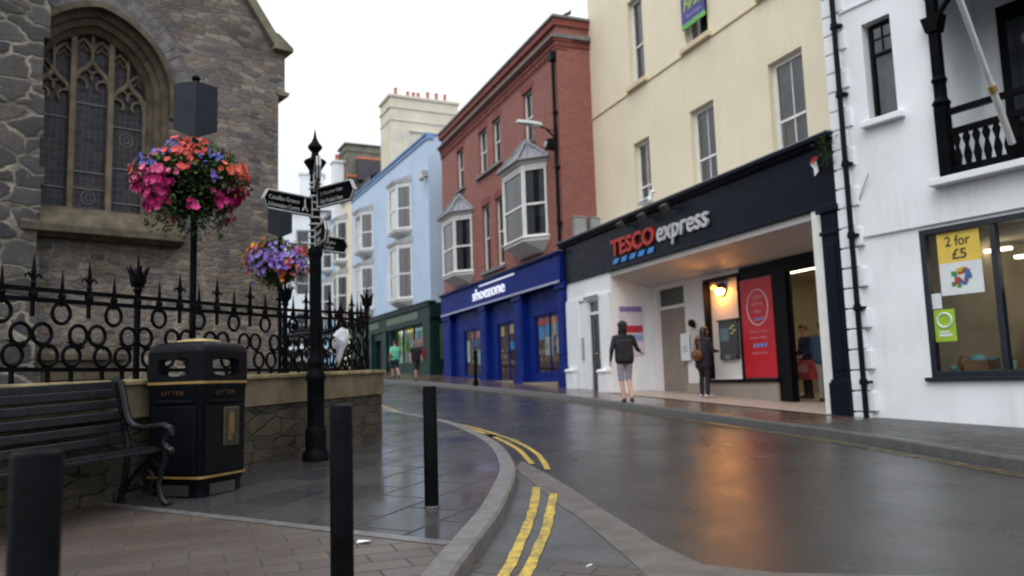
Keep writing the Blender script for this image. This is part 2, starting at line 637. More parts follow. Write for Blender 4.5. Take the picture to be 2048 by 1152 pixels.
def sheet(name, poly, off, mt, kind='structure'):
    bm = bmesh.new()
    bm.faces.new([bm.verts.new((x, y, 0)) for x, y in poly])
    bmesh.ops.triangulate(bm, faces=bm.faces[:])
    for u, _ in GU[1:-1]:
        bmesh.ops.bisect_plane(bm, geom=bm.verts[:] + bm.edges[:] + bm.faces[:], plane_co=(-.3584 * u, .9336 * u, 0), plane_no=(-.3584, .9336, 0))
    for q in bm.verts:
        q.co.z = G(q.co.x, q.co.y) + off
    bmesh.ops.recalc_face_normals(bm, faces=bm.faces[:])
    me = bpy.data.meshes.new(name)
    bm.to_mesh(me)
    bm.free()
    me.materials.append(mt)
    if me.polygons and me.polygons[0].normal.z < 0:
        me.flip_normals()
    o = bpy.data.objects.new(name, me)
    COL.objects.link(o)
    if kind:
        o['kind'] = kind
    return o


def offset_line(pts, d):
    out = []
    for i, p in enumerate(pts):
        a, b_ = Vector(pts[max(i - 1, 0)]), Vector(pts[min(i + 1, len(pts) - 1)])
        t = (b_ - a).normalized()
        out.append((p[0] - t.y * d, p[1] + t.x * d))
    return out


def strip(mb, A, B, offa, offb, mi=0):
    for i in range(len(A) - 1):
        q = [(*A[i], G(*A[i]) + offa), (*A[i + 1], G(*A[i + 1]) + offa), (*B[i + 1], G(*B[i + 1]) + offb), (*B[i], G(*B[i]) + offb)]
        mb.add(q, [(0, 1, 2, 3)], mi)


RD = -.12
sheet('road', [(-160, -150), (160, -150), (160, 200), (-160, 200)], RD, ROAD)
KO = catmull([(-3.2, -9), (-1.35, -2.5), (-.72, 1.2), (-.52, 3.1), (-.38, 4.49), (-.25, 5.54), (-.15, 6.33), (-.07, 7.34), (-.02, 8.3), (-.05, 9.12), (-.15, 10.15),
              (-.34, 11.22), (-.67, 12.47), (-1.05, 13.67), (-1.72, 15.07), (-2.94, 17.41), (-4.9, 23.0), (-9.2, 31.6), (-12.5, 37), (-17, 45.5), (-24, 56.5), (-44, 83)])
KI = offset_line(KO, .17)
mb = MB()
KO2 = offset_line(KO, .02)
strip(mb, KI, KO2, .004, .004)
strip(mb, KO2, KO, .004, -.016)
strip(mb, KO, offset_line(KO, -.006), -.016, -.14)
acc = 0.0
for i in range(1, len(KO) - 1):
    acc += (Vector(KO[i]) - Vector(KO[i - 1])).length
    if acc > .85:
        acc = 0.0
        a, b_, c_ = Vector(KI[i]), Vector(KO[i]), (Vector(KO[i + 1]) - Vector(KO[i - 1])).normalized() * .006
        z_ = G(*KO[i])
        e_ = b_ + (a - b_) * (.022 / .17)
        f_ = b_ + (b_ - a) * .06
        mb.add([(*(a - c_), z_ + .0055), (*(a + c_), z_ + .0055), (*(e_ + c_), z_ + .0055), (*(e_ - c_), z_ + .0055), (*(b_ + c_), z_ - .014), (*(b_ - c_), z_ - .014), (*(f_ + c_), z_ - .13), (*(f_ - c_), z_ - .13)], [(0, 1, 2, 3), (3, 2, 4, 5), (5, 4, 6, 7)], 1)
mb.build('kerb', [GRAN, mat('kerb_joint', (.02, .019, .018), .6, .2, 5, 0)], kind='structure')
pav = [p for p in KI] + [(-120, 120), (-120, -60), (-20, -30)]
line = [(-12, 11.2), (-3.17, 6.68), (-1.84, 6.02), (-.46, 5.36)]
cut = min(range(len(KI)), key=lambda i: abs(KI[i][1] - 5.32))
sheet('pavement', KI[cut:] + [(-120, 120), (-120, 66.5)] + [(-12, 11.2)] + line[1:3], 0, SLAB)
sheet('block_paving', KI[:cut + 1] + [line[2], line[1], line[0], (-120, 66.5), (-120, -60), (-20, -30)], 0, BLOCK)
mb = MB()
lx = [line[0], line[1], line[2], KI[cut]]
strip(mb, offset_line(lx, .05), offset_line(lx, -.06), .004, .004)
mb.build('paving_border', mat('wet_grey_edging', (.12, .115, .115), .3, .2, 8, .2), kind='structure')

# flush granite band and the sett apron of the side entrance
bl = [(-.03, 9.3), (.01, 8.96), (.19, 8.0), (.37, 7.01), (.46, 6.67), (.6, 5.8), (.73, 4.92), (.86, 4.0), (1.0, 2.0)]
bu = [(.02, 10.0), (.06, 9.75), (.31, 8.82), (.54, 7.78), (.72, 6.8), (.86, 6.1), (.95, 5.6), (1.12, 5.05), (1.5, 4.83), (4.5, 4.3), (4.5, 2.0)]
sheet('side_road', [p for p in KO if 1.2 < p[1] < 9.4] + bl[::-1][1:] + [(.95, 1.2)][:0] + [], RD + .004, SETT) if False else None
ko = [p for p in KO if 1.0 < p[1] < 9.25]
sheet('side_road', [(p[0] - .03, p[1]) for p in ko] + bl[:-1], RD + .004, SETT) if False else None
poly = [(p[0] - .02, p[1]) for p in ko] + [(.01, 8.96), (.19, 8.0), (.37, 7.01), (.46, 6.67), (.6, 5.8), (.73, 4.92), (.86, 4.0), (1.0, 1.0)]
sheet('side_road', poly, RD + .004, SETT)
sheet('granite_band', [(-.03, 9.3), (.01, 8.96), (.19, 8.0), (.37, 7.01), (.46, 6.67), (.6, 5.8), (.73, 4.92), (.86, 4.0), (1.0, 1.0), (4.6, 1.0), (4.6, 4.3)] +
      [(1.5, 4.83), (1.12, 5.05), (.95, 5.6), (.86, 6.1), (.72, 6.8), (.54, 7.78), (.31, 8.82), (.06, 9.75)], RD + .008, mat('wet_granite_setts', (.088, .080, .074), .48, .3, 4, .5, 80, spec=.35))
# double yellow lines
def yline(name, pts, wd, off=.013):
    c_ = catmull(pts, 7)
    r_ = random.Random(len(pts) * 7 + int(pts[0][0] * 100))
    mb_ = MB()
    L_, R_ = [], []
    for p, a, b_ in zip(c_, offset_line(c_, wd / 2), offset_line(c_, -wd / 2)):
        j1, j2 = r_.uniform(-.006, .006), r_.uniform(-.006, .006)
        L_.append((a[0] + j1, a[1])); R_.append((b_[0] + j2, b_[1]))
    strip(mb_, L_, R_, RD + off, RD + off)
    return mb_.build(name, WYELL if wd < .06 else YELL, kind='structure')


mt, n, b = newmat('worn_yellow_paint')
v = coord(n)
wr = ramp(n, noise(n, v, 9, 5, .7), [(.3, (.2, .2, .2)), (.56, (1, 1, 1))])
n.links.new(mixc(n, wr, (.33, .23, .04), (.05, .047, .04)), b.inputs['Base Color'])
b.inputs['Roughness'].default_value = .4
WYELL = mt
mt, n, b = newmat('yellow_line_paint')
v = coord(n)
wr = ramp(n, noise(n, v, 11, 6, .7), [(.40, (0, 0, 0)), (.62, (.9, .9, .9))])
n.links.new(mixc(n, wr, (.56, .39, .045), (.13, .105, .05)), b.inputs['Base Color'])
b.inputs['Roughness'].default_value = .38
bump(n, b, noise(n, v, 120, 3), .3, .006)
YELL = mt
yline('yellow_line', [(-.35, 3.3), (-.1, 4.91), (.03, 6.0), (.12, 6.93), (.18, 7.95)], .075)
yline('yellow_line', [(-.2, 3.3), (.03, 4.9), (.18, 5.98), (.27, 6.92), (.33, 7.6)], .075)
yline('yellow_line', [(.17, 9.55), (.04, 10.72), (-.18, 11.8), (-.48, 12.86), (-.9, 14.0), (-1.6, 15.4), (-2.75, 17.5), (-4.7, 23.2)], .07, .006)
yline('yellow_line', [(.34, 9.1), (.27, 10.3), (.06, 11.5), (-.26, 12.6), (-.72, 13.85), (-1.4, 15.3), (-2.52, 17.45), (-4.5, 23.1)], .07, .006)
# right hand pavement
RK = catmull([(9.5, -12), (6.9, -2), (6.15, 3), (5.72, 6.4), (5.33, 8.52), (4.67, 11.28), (3.91, 13.42), (2.4, 17.6), (.93, 21.54), (-1.14, 25.81), (-3.19, 29.79), (-5.41, 33.07),
              (-9, 38.8), (-13, 47), (-20, 58), (-40, 85)])
RKI = offset_line(RK, -.16)
RK2 = offset_line(RK, -.025)
mb = MB()
strip(mb, RK, RK2, -.135, -.02)
strip(mb, RK2, offset_line(RK, -.04), -.02, .004)
strip(mb, offset_line(RK, -.04), RKI, .004, .004)
mb.build('kerb', GRAND, kind='structure', smooth=True)
sheet('pavement', RKI + [(10, 120), (120, 120), (120, -60), (30, -40)], 0, PAVR)
cr = min(range(len(RKI)), key=lambda i: abs(RKI[i][1] - 12.3))
sheet('tarmac_pavement', RKI[:cr + 1] + [(5.75, 13.1), (9, 15.2), (40, 5), (30, -40)], .005, mat('wet_dark_tarmac', (.040, .040, .038), .42, .3, 2.0, .5, 110, spec=.35))
sheet('paved_apron', [(p[0] - .02, p[1]) for p in KO if 1.0 < p[1] < 5.3] + [(-.26, 5.36), (.19, 5.26), (.70, 5.07), (.73, 4.92), (.86, 4.0), (1.0, 1.0)], RD + .008, SETT0)
yline('yellow_line', offset_line([p for p in RK if 5 < p[1] < 30], .22), .055, .006)
yline('yellow_line', offset_line([p for p in RK if 5 < p[1] < 30], .33), .055, .006)

# ------------------------------------------------------------------ windows shared by the houses
def sash(parent, p0, p1, z0, z1, fm=None, cm=None, name='window', mid=.5, bars=0, fr=.075, dep=.10, curtain=True, sub=True, gl=None):
    """vertical sliding sash on the plan segment p0->p1; frame is the part, pane and curtain its sub-parts"""
    fm = fm or WOODW
    M, L = seg(p0, p1)
    f = MB(); f.M = M
    f.box(0, fr, 0, dep, z0, z1); f.box(L - fr, L, 0, dep, z0, z1)
    f.box(fr, L - fr, 0, dep, z1 - fr, z1); f.box(fr, L - fr, -.02, dep, z0, z0 + fr * 1.2)
    zm = z0 + (z1 - z0) * mid
    f.box(fr, L - fr, .015, dep - .02, zm - .03, zm + .03)
    for k in range(bars):
        x = L * (k + 1) / (bars + 1)
        f.box(x - .014, x + .014, .03, .06, z0 + fr, z1 - fr)
    fo = f.build(name, fm, parent, bevel=.008)
    g = MB(); g.M = M
    g.quad((fr * .8, .055, z0 + fr), (L - fr * .8, .055, z0 + fr), (L - fr * .8, .055, zm), (fr * .8, .055, zm))
    g.quad((fr * .8, .04, zm), (L - fr * .8, .04, zm), (L - fr * .8, .04, z1 - fr), (fr * .8, .04, z1 - fr))
    g.build('pane', gl or GLASS, fo)
    if curtain:
        c = MB(); c.M = M
        k = max(8, int(L / .05))
        pts = [(L * i / k, .17 + .03 * sin(i * 1.9 + L * 7) + .012 * sin(i * .7)) for i in range(k + 1)]
        for (a, ya), (b_, yb) in zip(pts, pts[1:]):
            c.quad((a, ya, z0), (b_, yb, z0), (b_, yb, z1), (a, ya, z1))
        c.build('curtain', cm or CURT, fo, smooth='all')
    return fo


def bay(parent, sl, sr, d, z0, z1, skirt=.4, roof='lead', front=1, apex=1.2, cm=None, cant=True, roofz=None, pale=False):
    """canted oriel: three glazed sides over a tapering skirt, with its own roof"""
    c = d if cant else .05
    P = [(sl, 0), (sl + c, -d), (sr - c, -d), (sr, 0)]
    b_ = MB()
    def ring(k, x0=0):
        mx = (sl + sr) / 2
        return [(mx + (x - mx) * k, y * k - x0) for x, y in P]
    out = lambda e: [(sl - e, 0), (sl + c - e * .4, -d - e), (sr - c + e * .4, -d - e), (sr + e, 0)]
    b_.prism(out(.03), z0 - .12, z0)
    b_.prism(out(.09), z0 - .02, z0 + .03)
    b_.prism(out(.02), z1, z1 + .16)
    b_.prism(out(.10), z1 + .16, z1 + .22)
    b_.prism(out(.15), z1 + .22, z1 + .28)
    # tapering skirt
    k = len(P)
    A, B_ = out(.03), [((sl + sr) / 2 + (x - (sl + sr) / 2) * .72, y * .25) for x, y in P]
    vs_ = [(x, y, z0 - .12) for x, y in A] + [(x, y, z0 - .12 - skirt) for x, y in B_]
    b_.add(vs_, [(0, 1, 2, 3)] + [(i, i + 4, (i + 1) % 4 + 4, (i + 1) % 4) for i in range(3)] + [(7, 6, 5, 4)])
    # corner posts
    for x, y in P[1:3]:
        b_.box(x - .045, x + .045, y - .015, y + .075, z0, z1)
    o = b_.build('bay_window', WOODW, parent, bevel=.01)
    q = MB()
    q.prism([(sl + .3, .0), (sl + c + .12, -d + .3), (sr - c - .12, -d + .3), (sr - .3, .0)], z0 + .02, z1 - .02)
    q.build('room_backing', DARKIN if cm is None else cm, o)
    segs = [(P[0], P[1])] + [(tuple(Vector(P[1]).lerp(Vector(P[2]), i / front)), tuple(Vector(P[1]).lerp(Vector(P[2]), (i + 1) / front))) for i in range(front)] + [(P[2], P[3])]
    if not cant:
        segs = segs[1:]
    for a, e in segs:
        M, L = seg(a, e)
        f = MB(); f.M = M
        fr = .07
        zm = (z0 + z1) / 2 - .05
        f.box(.03, .03 + fr, .0, .08, z0, z1); f.box(L - fr - .03, L - .03, .0, .08, z0, z1)
        f.box(.1, L - .1, 0, .08, z1 - fr, z1); f.box(.1, L - .1, 0, .08, z0 + .0, z0 + .09); f.box(.1, L - .1, .005, .07, zm - .035, zm + .035)
        f.build('sash_frame', WOODW, o)
        g = MB(); g.M = M
        g.quad((.09, .045, z0 + .08), (L - .09, .045, z0 + .08), (L - .09, .045, z1 - .06), (.09, .045, z1 - .06))
        g.build('pane', GLASSB if pale else GLASS, o)
        cu = MB(); cu.M = M
        kk = max(6, int(L / .07))
        for lo, hi in (((.09, L - .09),) if pale and (Vector(a) - Vector(P[1])).length < 1e-4 else ((.09, .09 + (L - .18) * .36), (L - .09 - (L - .18) * .36, L - .09))):
            for i in range(kk):
                a0, a1 = lo + (hi - lo) * i / kk, lo + (hi - lo) * (i + 1) / kk
                cu.quad((a0, .13 + .025 * sin(i * 2.1), z0 + .08), (a1, .13 + .025 * sin(i * 2.1 + 2.1), z0 + .08), (a1, .13 + .025 * sin(i * 2.1 + 2.1), z1 - .06), (a0, .13 + .025 * sin(i * 2.1), z1 - .06))
        cu.build('curtain', CURTW if pale and (Vector(a) - Vector(P[1])).length < 1e-4 else CURT, o, smooth='all')  # full-width pale front sheet imitates sky reflected in the panes
    r_ = MB()
    E_ = out(.18)
    zt = z1 + .28
    if roof == 'hip':
        mx = (sl + sr) / 2
        ap0, ap1 = (mx - .12, -.12), (mx + .12, -.12)
        za = zt + apex
        vs_ = [(x, y, zt) for x, y in E_] + [(*ap0, za), (*ap1, za), (*((ap0[0], 0)), za), (*((ap1[0], 0)), za)]
        r_.add(vs_, [(0, 1, 4, 6), (1, 2, 5, 4), (2, 3, 7, 5), (4, 5, 7, 6), (3, 2, 1, 0)])
        for a, e in (((E_[0]), ap0), ((E_[1]), ap0), ((E_[2]), ap1), ((E_[3]), ap1)):
            r_.tube([(*a, zt + .02), (*e, za + .02)], .05, 8)
        r_.tube([(*E_[0], zt), (*E_[1], zt), (*E_[2], zt), (*E_[3], zt)], .05, 6)
        for t in (.33, .66):
            for a, e, s0, s1 in ((E_[1], E_[2], ap0, ap1), (E_[2], E_[3], ap1, ap1), (E_[0], E_[1], ap0, ap0)):
                p = Vector(a).lerp(Vector(e), t); q2 = Vector(s0).lerp(Vector(s1), t)
                r_.tube([(p.x, p.y, zt + .01), (q2.x, q2.y, za + .01)], .022, 6)
    else:
        I = out(-.02)
        vs_ = [(x, y, zt) for x, y in E_] + [(x, y * .25, zt + apex) for x, y in I]
        r_.add(vs_, [(0, 1, 5, 4), (1, 2, 6, 5), (2, 3, 7, 6), (4, 5, 6, 7), (3, 2, 1, 0)])
    r_.build('bay_roof', LEAD, o)
    return o


FONT = {}


def text(parent, name, s, x, z, y, wdt, hgt, mt, ext=.012, shear=0.0, bold=0.0, rot=None, face='front', M=None):
    """raised lettering on a wall sheet: x, z of its lower left corner, fitted to wdt x hgt"""
    cu = bpy.data.curves.new('lettering', 'FONT')
    cu.body, cu.size, cu.extrude, cu.shear, cu.offset = s, 1.0, ext, shear, bold
    cu.resolution_u = 3
    t = bpy.data.objects.new('lettering', cu)
    COL.objects.link(t)
    dg = bpy.context.evaluated_depsgraph_get()
    me = bpy.data.meshes.new_from_object(t.evaluated_get(dg))
    bpy.data.objects.remove(t)
    n_ = len(me.vertices)
    co = np.empty(n_ * 3)
    me.vertices.foreach_get('co', co)
    co = co.reshape(-1, 3)
    mn, mx = co.min(0), co.max(0)
    sx, sz = wdt / max(mx[0] - mn[0], 1e-6), hgt / max(mx[1] - mn[1], 1e-6)
    X, Z, D = (co[:, 0] - mn[0]) * sx + x, (co[:, 1] - mn[1]) * sz + z, y - co[:, 2] - ext
    new = np.stack([X, D, Z], 1)
    if M is not None:
        A = np.array(M)
        new = new @ A[:3, :3].T + A[:3, 3]
    me.vertices.foreach_set('co', new.ravel())
    me.update()
    me.materials.clear()
    me.materials.append(mt)
    o = bpy.data.objects.new(name, me)
    COL.objects.link(o)
    o.parent = parent
    return o


def frame_pt(o, phi, x, y, z=0.0):
    """point of a house's own frame in the world"""
    return Vector((o[0] + x * cos(phi) - y * sin(phi), o[1] + x * sin(phi) + y * cos(phi), z))


TO, TP = (5.715, 13.919), R(-68.75)
KO_, KP = (1.619, 24.451), R(-68)
BO, BP = (-3.400, 36.875), R(-64)
WO, WP = (5.878, 13.500), R(-57.5)
CO_, CP = (-8.498, 14.0), R(40)


def gz(o, phi, x, y):
    p = frame_pt(o, phi, x, y)
    return G(p.x, p.y)


# ------------------------------------------------------------------ cream supermarket building
T = thing('supermarket_building', 'cream painted three storey building with a black supermarket fascia and recessed entrance', 'shop building', (*TO, 0), TP)
mb = MB()
h1 = [(-8.7, -7.82, 5.5, 7.9), (-5.8, -4.78, 5.5, 7.9), (-2.74, -1.66, 5.5, 7.95)]
h2 = [(-8.65, -7.85, 9.62, 12.2), (-5.8, -4.8, 9.62, 12.2), (-2.75, -1.7, 9.62, 12.2)]
facade(mb, -11.2, -.7, 5.2, 13.6, h1 + h2, y=1.2, depth=.22)
mb.box(-11.2, -.7, 1.2, 9, 13.6, 13.9)
mb.quad((-11.2, 1.2, 5.2), (-11.2, 9, 5.2), (-11.2, 9, 13.6), (-11.2, 1.2, 13.6))
mb.quad((-.7, 9, 3), (-.7, 1.2, 3), (-.7, 1.2, 13.6), (-.7, 9, 13.6))
mb.build('wall', CREAM, T)
mb = MB()
for a, b_, c, d in h2:
    mb.box(a - .14, b_ + .14, 1.08, 1.3, c - .14, c)
edges = [-11.2] + sum([[a - .14, b_ + .14] for a, b_, _, _ in h2], []) + [-.7]
for i in range(0, len(edges), 2):
    mb.box(edges[i], edges[i + 1], 1.165, 1.25, 9.44, 9.50)
mb.build('sill_course', CREAMD, T, bevel=.012)
for a, b_, c, d in h1 + h2:
    sash(T, (a, 1.34), (b_, 1.34), c, d, bars=1 if c < 6 else 0, mid=.45, fr=.10)
# shopfront fascia
mb = MB()
mb.box(-11.32, .25, -.02, .4, 4.07, 5.2)
mb.prism_x([(-.02, 5.18), (-.10, 5.22), (-.12, 5.27), (-.19, 5.30), (-.19, 5.36), (.4, 5.36), (.4, 5.18)], -11.36, .3)
mb.prism_x([(-.05, 4.07), (-.05, 4.13), (.02, 4.16), (.02, 4.05)], -11.3, .22)
mb.build('fascia', NAVY, T, bevel=.006)
mb = MB()
mb.prism_x([(-.21, 5.362), (-.21, 5.385), (.0, 5.41), (1.2, 5.47), (1.2, 5.362)], -11.36, .3)
mb.build('fascia_flashing', LEAD, T)
RED = mat('sign_red', (.42, .016, .008), .5, .1, 6, 0)
SBLUE = mat('sign_blue', (.02, .22, .62), .4, .08, 6, 0)
SGREY = mat('sign_silver', (.50, .51, .54), .4, .08, 6, 0)
text(T, 'sign_lettering', 'TESCO', -8.02, 4.42, -.025, 2.24, .46, RED, .03, bold=.028)
text(T, 'sign_lettering', 'express', -5.66, 4.26, -.025, 2.14, .50, SGREY, .03, shear=.12, bold=.012)
mb = MB()
for k in range(5):
    x = -8.0 + k * .45
    mb.prism_y([(x, 4.22), (x + .28, 4.22), (x + .38, 4.35), (x + .10, 4.35)], -.055, -.022)
mb.build('sign_dashes', SBLUE, T)
# left door block
zl = .76
mb = MB()
facade(mb, -11.2, -8.3, .3, 4.06, [(-9.82, -9.05, .3, 3.42)], y=0, depth=.16)
mb.quad((-8.3, 0, .3), (-8.3, 1.3, .3), (-8.3, 1.3, 4.06), (-8.3, 0, 4.06))
mb.box(-11.2, -9.9, -.05, 0, 3.42, 3.52); mb.box(-8.97, -8.3, -.05, 0, 3.42, 3.52); mb.box(-9.9, -8.97, -.06, 0, 3.5, 3.56)
mb.box(-11.2, -10.25, -.06, 0, .3, 3.42); mb.box(-8.85, -8.3, -.06, 0, .3, 3.42)
mb.build('door_surround', WHITE, T, bevel=.01)
mb = MB()
for a, b_, t in ((-10.95, -10.5, 1.36), (-8.86, -8.36, 1.30)):
    mb.box(a, b_, -.22, -.06, .5, t); mb.prism_x([(-.25, t), (-.25, t + .06), (-.16, t + .10), (-.062, t + .10), (-.062, t)], a - .03, b_ + .03)
mb.split('pilaster_plinth', WHITE, T, bevel=.01)
d_ = MB(); d_.box(-9.76, -9.11, .10, .15, .80, 2.98)
for x0, x1 in ((-9.70, -9.46), (-9.41, -9.17)):
    d_.box(x0, x1, .085, .1, 1.0, 1.62); d_.box(x0, x1, .085, .1, 1.75, 2.86)
do = d_.build('door', DOORN, T, bevel=.006)
h = MB(); h.ell((-9.2, .07, 1.75), (.03, .03, .03)); h.box(-9.5, -9.36, .075, .086, 1.84, 1.88); h.build('handle', BRASS, do)
f_ = MB(); f_.box(-9.82, -9.76, .06, .16, .8, 3.42); f_.box(-9.11, -9.05, .06, .16, .8, 3.42); f_.box(-9.76, -9.11, .06, .16, 2.98, 3.06); f_.box(-9.76, -9.11, .06, .16, 3.36, 3.42)
f_.build('door_frame', WOODW, T)
g = MB(); g.box(-9.76, -9.11, .12, .13, 3.06, 3.36); g.build('fanlight', mat('dark_green_glass', (.03, .05, .045), .12, .2, 2, 0), T)
g = MB(); g.box(-9.82, -9.05, .0, .17, .6, .8); g.build('door_step', GRAND, T)
g = MB(); g.box(-10.18, -10.05, -.025, 0, 1.7, 2.35); g.box(-10.165, -10.065, -.03, -.025, 2.15, 2.3); g.build('entry_phone', mat('brushed_steel', (.35, .36, .37), .35, .15, 8, .05, metal=.7), T, bevel=.006)
# recessed lobby
mb = MB()
mb.box(-8.3, -.02, .38, 1.28, 4.02, 4.06)
mb.quad((-8.3, .03, 3.93), (-.02, .03, 3.93), (-.02, 1.3, 3.60), (-8.3, 1.3, 3.60))
mb.quad((-8.3, .02, 4.08), (-.02, .02, 4.08), (-.02, .03, 3.93), (-8.3, .03, 3.93))
mb.build('soffit', mat('shaded_soffit_paint', (.56, .54, .53), .65, .07, 1.5, .1, streak=.3), T)  # lobby white darkened: the soffit's shadow is put into the colour
LW = mat('lobby_white_paint', (.72, .70, .68), .6, .05, 1.5, .1, streak=.2)
mb = MB()
facade(mb, -8.3, -3.13, .3, 3.7, [(-7.95, -6.62, .3, 3.5), (-5.66, -4.32, 1.04, 3.44)], y=1.25, depth=.22)
mb.build('lobby_wall', LW, T)
mb = MB(); mb.box(-.42, -.12, -.03, 1.2, .3, 4.06); mb.build('lobby_pier', WOODW, T, bevel=.01)
mb = MB()
mb.box(-.12, .25, -.1, .3, .55, 4.07); mb.box(-.16, .28, -.16, .3, .2, .95); mb.box(-.14, .27, -.135, .3, .95, 1.0); mb.box(-.18, .3, -.15, .32, 3.95, 4.07); mb.box(-.15, .28, -.125, .3, 3.55, 3.62); mb.box(-.05, .18, -.12, -.1, 1.15, 3.4)
mb.build('pilaster', NAVY, T, bevel=.01)
mb = MB(); mb.box(-7.92, -6.65, 1.32, 1.36, .72, 2.95)
for k in range(14):
    mb.box(-7.91, -6.66, 1.312, 1.32, .80 + k * .153, .925 + k * .153)
mb.build('side_door', mat('taupe_door', (.24, .20, .165), .5, .1, 3, .1), T)
mb = MB(); mb.box(-7.95, -6.62, 1.29, 1.40, 2.95, 3.03); mb.box(-7.95, -7.9, 1.29, 1.4, .7, 3.5); mb.box(-6.67, -6.62, 1.29, 1.4, .7, 3.5); mb.build('side_door_frame', WOODW, T)
mb = MB(); mb.box(-7.9, -6.67, 1.34, 1.35, 3.03, 3.5); mb.build('fanlight', MATS['dark_green_glass'], T)
mb = MB(); mb.box(-6.6, -3.1, 1.17, 1.25, .3, .95); mb.build('stall_riser', mat('taupe_riser', (.29, .25, .21), .5, .12, 3, .1, streak=.3), T, bevel=.005)
mb = MB(); mb.box(-5.68, -3.08, 1.13, 1.26, .95, 1.03); mb.box(-5.70, -5.64, 1.2, 1.45, 1.03, 3.5); mb.box(-4.34, -4.26, 1.2, 1.45, 1.03, 3.5); mb.box(-5.7, -4.26, 1.2, 1.45, 3.43, 3.5); mb.build('panel_frame', BLACK, T)
mb = MB(); mb.box(-5.64, -4.34, 1.38, 1.42, 1.03, 3.43); mb.build('cash_machine_panel', LW, T)
mb = MB(); mb.box(-4.26, -.42, 1.22, 1.4, 3.3, 3.6); mb.box(-3.14, -2.72, 1.22, 1.4, .3, 3.3); mb.box(-.55, -.42, 1.25, 1.4, .4, 3.3); mb.box(-2.72, -2.68, 1.3, 1.36, .4, 3.3); mb.build('entrance_frame', BLACK, T)
mb = MB(); mb.quad((-2.68, 1.33, .68), (-1.9, 1.33, .68), (-1.9, 1.33, 3.3), (-2.68, 1.33, 3.3)); mb.build('door_pane', SHOPG, T)
# lit sales floor behind the entrance
mb = MB()
mb.quad((-6, 6.5, .55), (1.2, 6.5, .55), (1.2, 6.5, 3.6), (-6, 6.5, 3.6))
mb.quad((-6, 1.42, .3), (-6, 6.5, .3), (-6, 6.5, 3.6), (-6, 1.42, 3.6)); mb.quad((1.2, 6.5, .3), (1.2, .4, .3), (1.2, .4, 3.6), (1.2, 6.5, 3.6))
mb.quad((-6, 6.5, 3.55), (1.2, 6.5, 3.55), (1.2, 1.42, 3.55), (-6, 1.42, 3.55))
mb.build('sales_floor_wall', mat('shop_interior_cream', (.46, .40, .29), .7, .1, 1.5, 0), T)
mb = MB()
for y in (2.4, 4.2):
    mb.box(-4.5, .6, y, y + .25, 3.49, 3.53)
mb.split('ceiling_light', emit('shop_light', (1, .86, .58), 7), T)
GOODS = [mat('goods_%s' % k, c, .5, .2, 8, 0) for k, c in (('red', (.4, .04, .03)), ('green', (.06, .22, .05)), ('yellow', (.5, .36, .05)), ('white', (.6, .6, .58)), ('blue', (.04, .12, .4)), ('brown', (.18, .09, .04)), ('teal', (.10, .27, .27)))]


def goods(mb_, x0, x1, y, z0, z1, rows, r_, dep=.3):
    dz = (z1 - z0) / rows
    for k in range(rows):
        z = z0 + k * dz
        x = x0
        while x < x1 - .04:
            w_ = min(r_.uniform(.07, .2), x1 - x)
            mb_.box(x, x + w_ * .93, y + r_.uniform(0, .05), y + dep, z + .03, z + dz * r_.uniform(.6, .9), r_.randrange(len(GOODS)))
            x += w_


mb = MB()
for k in range(6):
    mb.box(-5, 1.1, 5.2, 5.6, .9 + k * .38, .93 + k * .38)
mb.build('shelf', mat('shelf_grey', (.4, .38, .33), .5, .1, 3, 0), T)
mb = MB(); goods(mb, -5, 1.1, 5.25, .92, 3.2, 6, random.Random(3)); goods(mb, -.9, .9, 3.4, .6, 1.9, 4, random.Random(4), .5); mb.build('shelf_goods', GOODS, T)
sheet('lobby_floor', [tuple(frame_pt(TO, TP, *p)[:2]) for p in ((-8.3, -.28), (-.12, -.28), (-.12, 1.2), (1.2, 1.45), (1.2, 6.5), (-6, 6.5), (-6, 1.45), (-8.3, 1.45))], .012, TILE)
mb = MB()
for x0, x1, w_ in ((.02, .02, 0),):
    pass
# drain boxes on the brick return wall are things of their own (below)

# ------------------------------------------------------------------ red brick building
K = thing('brick_building', 'three storey red brick building with white oriel bays above a bright blue shop', 'shop building', (*KO_, 0), KP)
mb = MB()
hk = [(-2.74, -1.9, 9.3, 11.2), (-5.85, -4.98, 9.42, 11.22), (-7.45, -6.5, 9.46, 11.25), (-10.36, -9.42, 9.5, 11.3), (-5.75, -5.0, 5.5, 8.12), (-7.25, -6.42, 5.45, 8.15)]
facade(mb, -12.65, .13, 4.9, 12.5, hk, y=0, depth=.16)
mb.quad((.13, 0, 4.9), (.13, 9, 4.9), (.13, 9, 12.5), (.13, 0, 12.5))
mb.quad((-12.65, 9, 0), (-12.65, 0, 0), (-12.65, 0, 12.5), (-12.65, 9, 12.5))
mb.box(-12.65, .13, 8.5, 9, 3, 12.5)
mb.build('wall', BRICK, K)
mb = MB()
mb.box(-12.75, .2, -.10, 9, 12.5, 12.74)
mb.box(-12.7, .17, -.07, .5, 11.82, 11.98); mb.box(-12.72, .2, -.13, .55, 11.98, 12.06); mb.box(-12.68, .15, -.04, .4, 11.70, 11.82)
mb.box(.13, .17, .5, 1.2, 11.82, 11.98)
for k in range(52):
    mb.box(-12.6 + k * .245, -12.48 + k * .245, -.065, 0, 11.58, 11.70)
for a, b_, c, d in hk:
    mb.prism_y([(a - .12, d - .02), (b_ + .12, d - .02), (b_ + .16, d + .2), ((a + b_) / 2, d + .28), (a - .16, d + .2)], -.012, .05)
mb.build('brick_cornice', brickmat('dark_red_brick', (.27, .055, .042), (.21, .045, .036), (.2, .1, .08), .225, .075, .009, .85), K)
mb = MB()
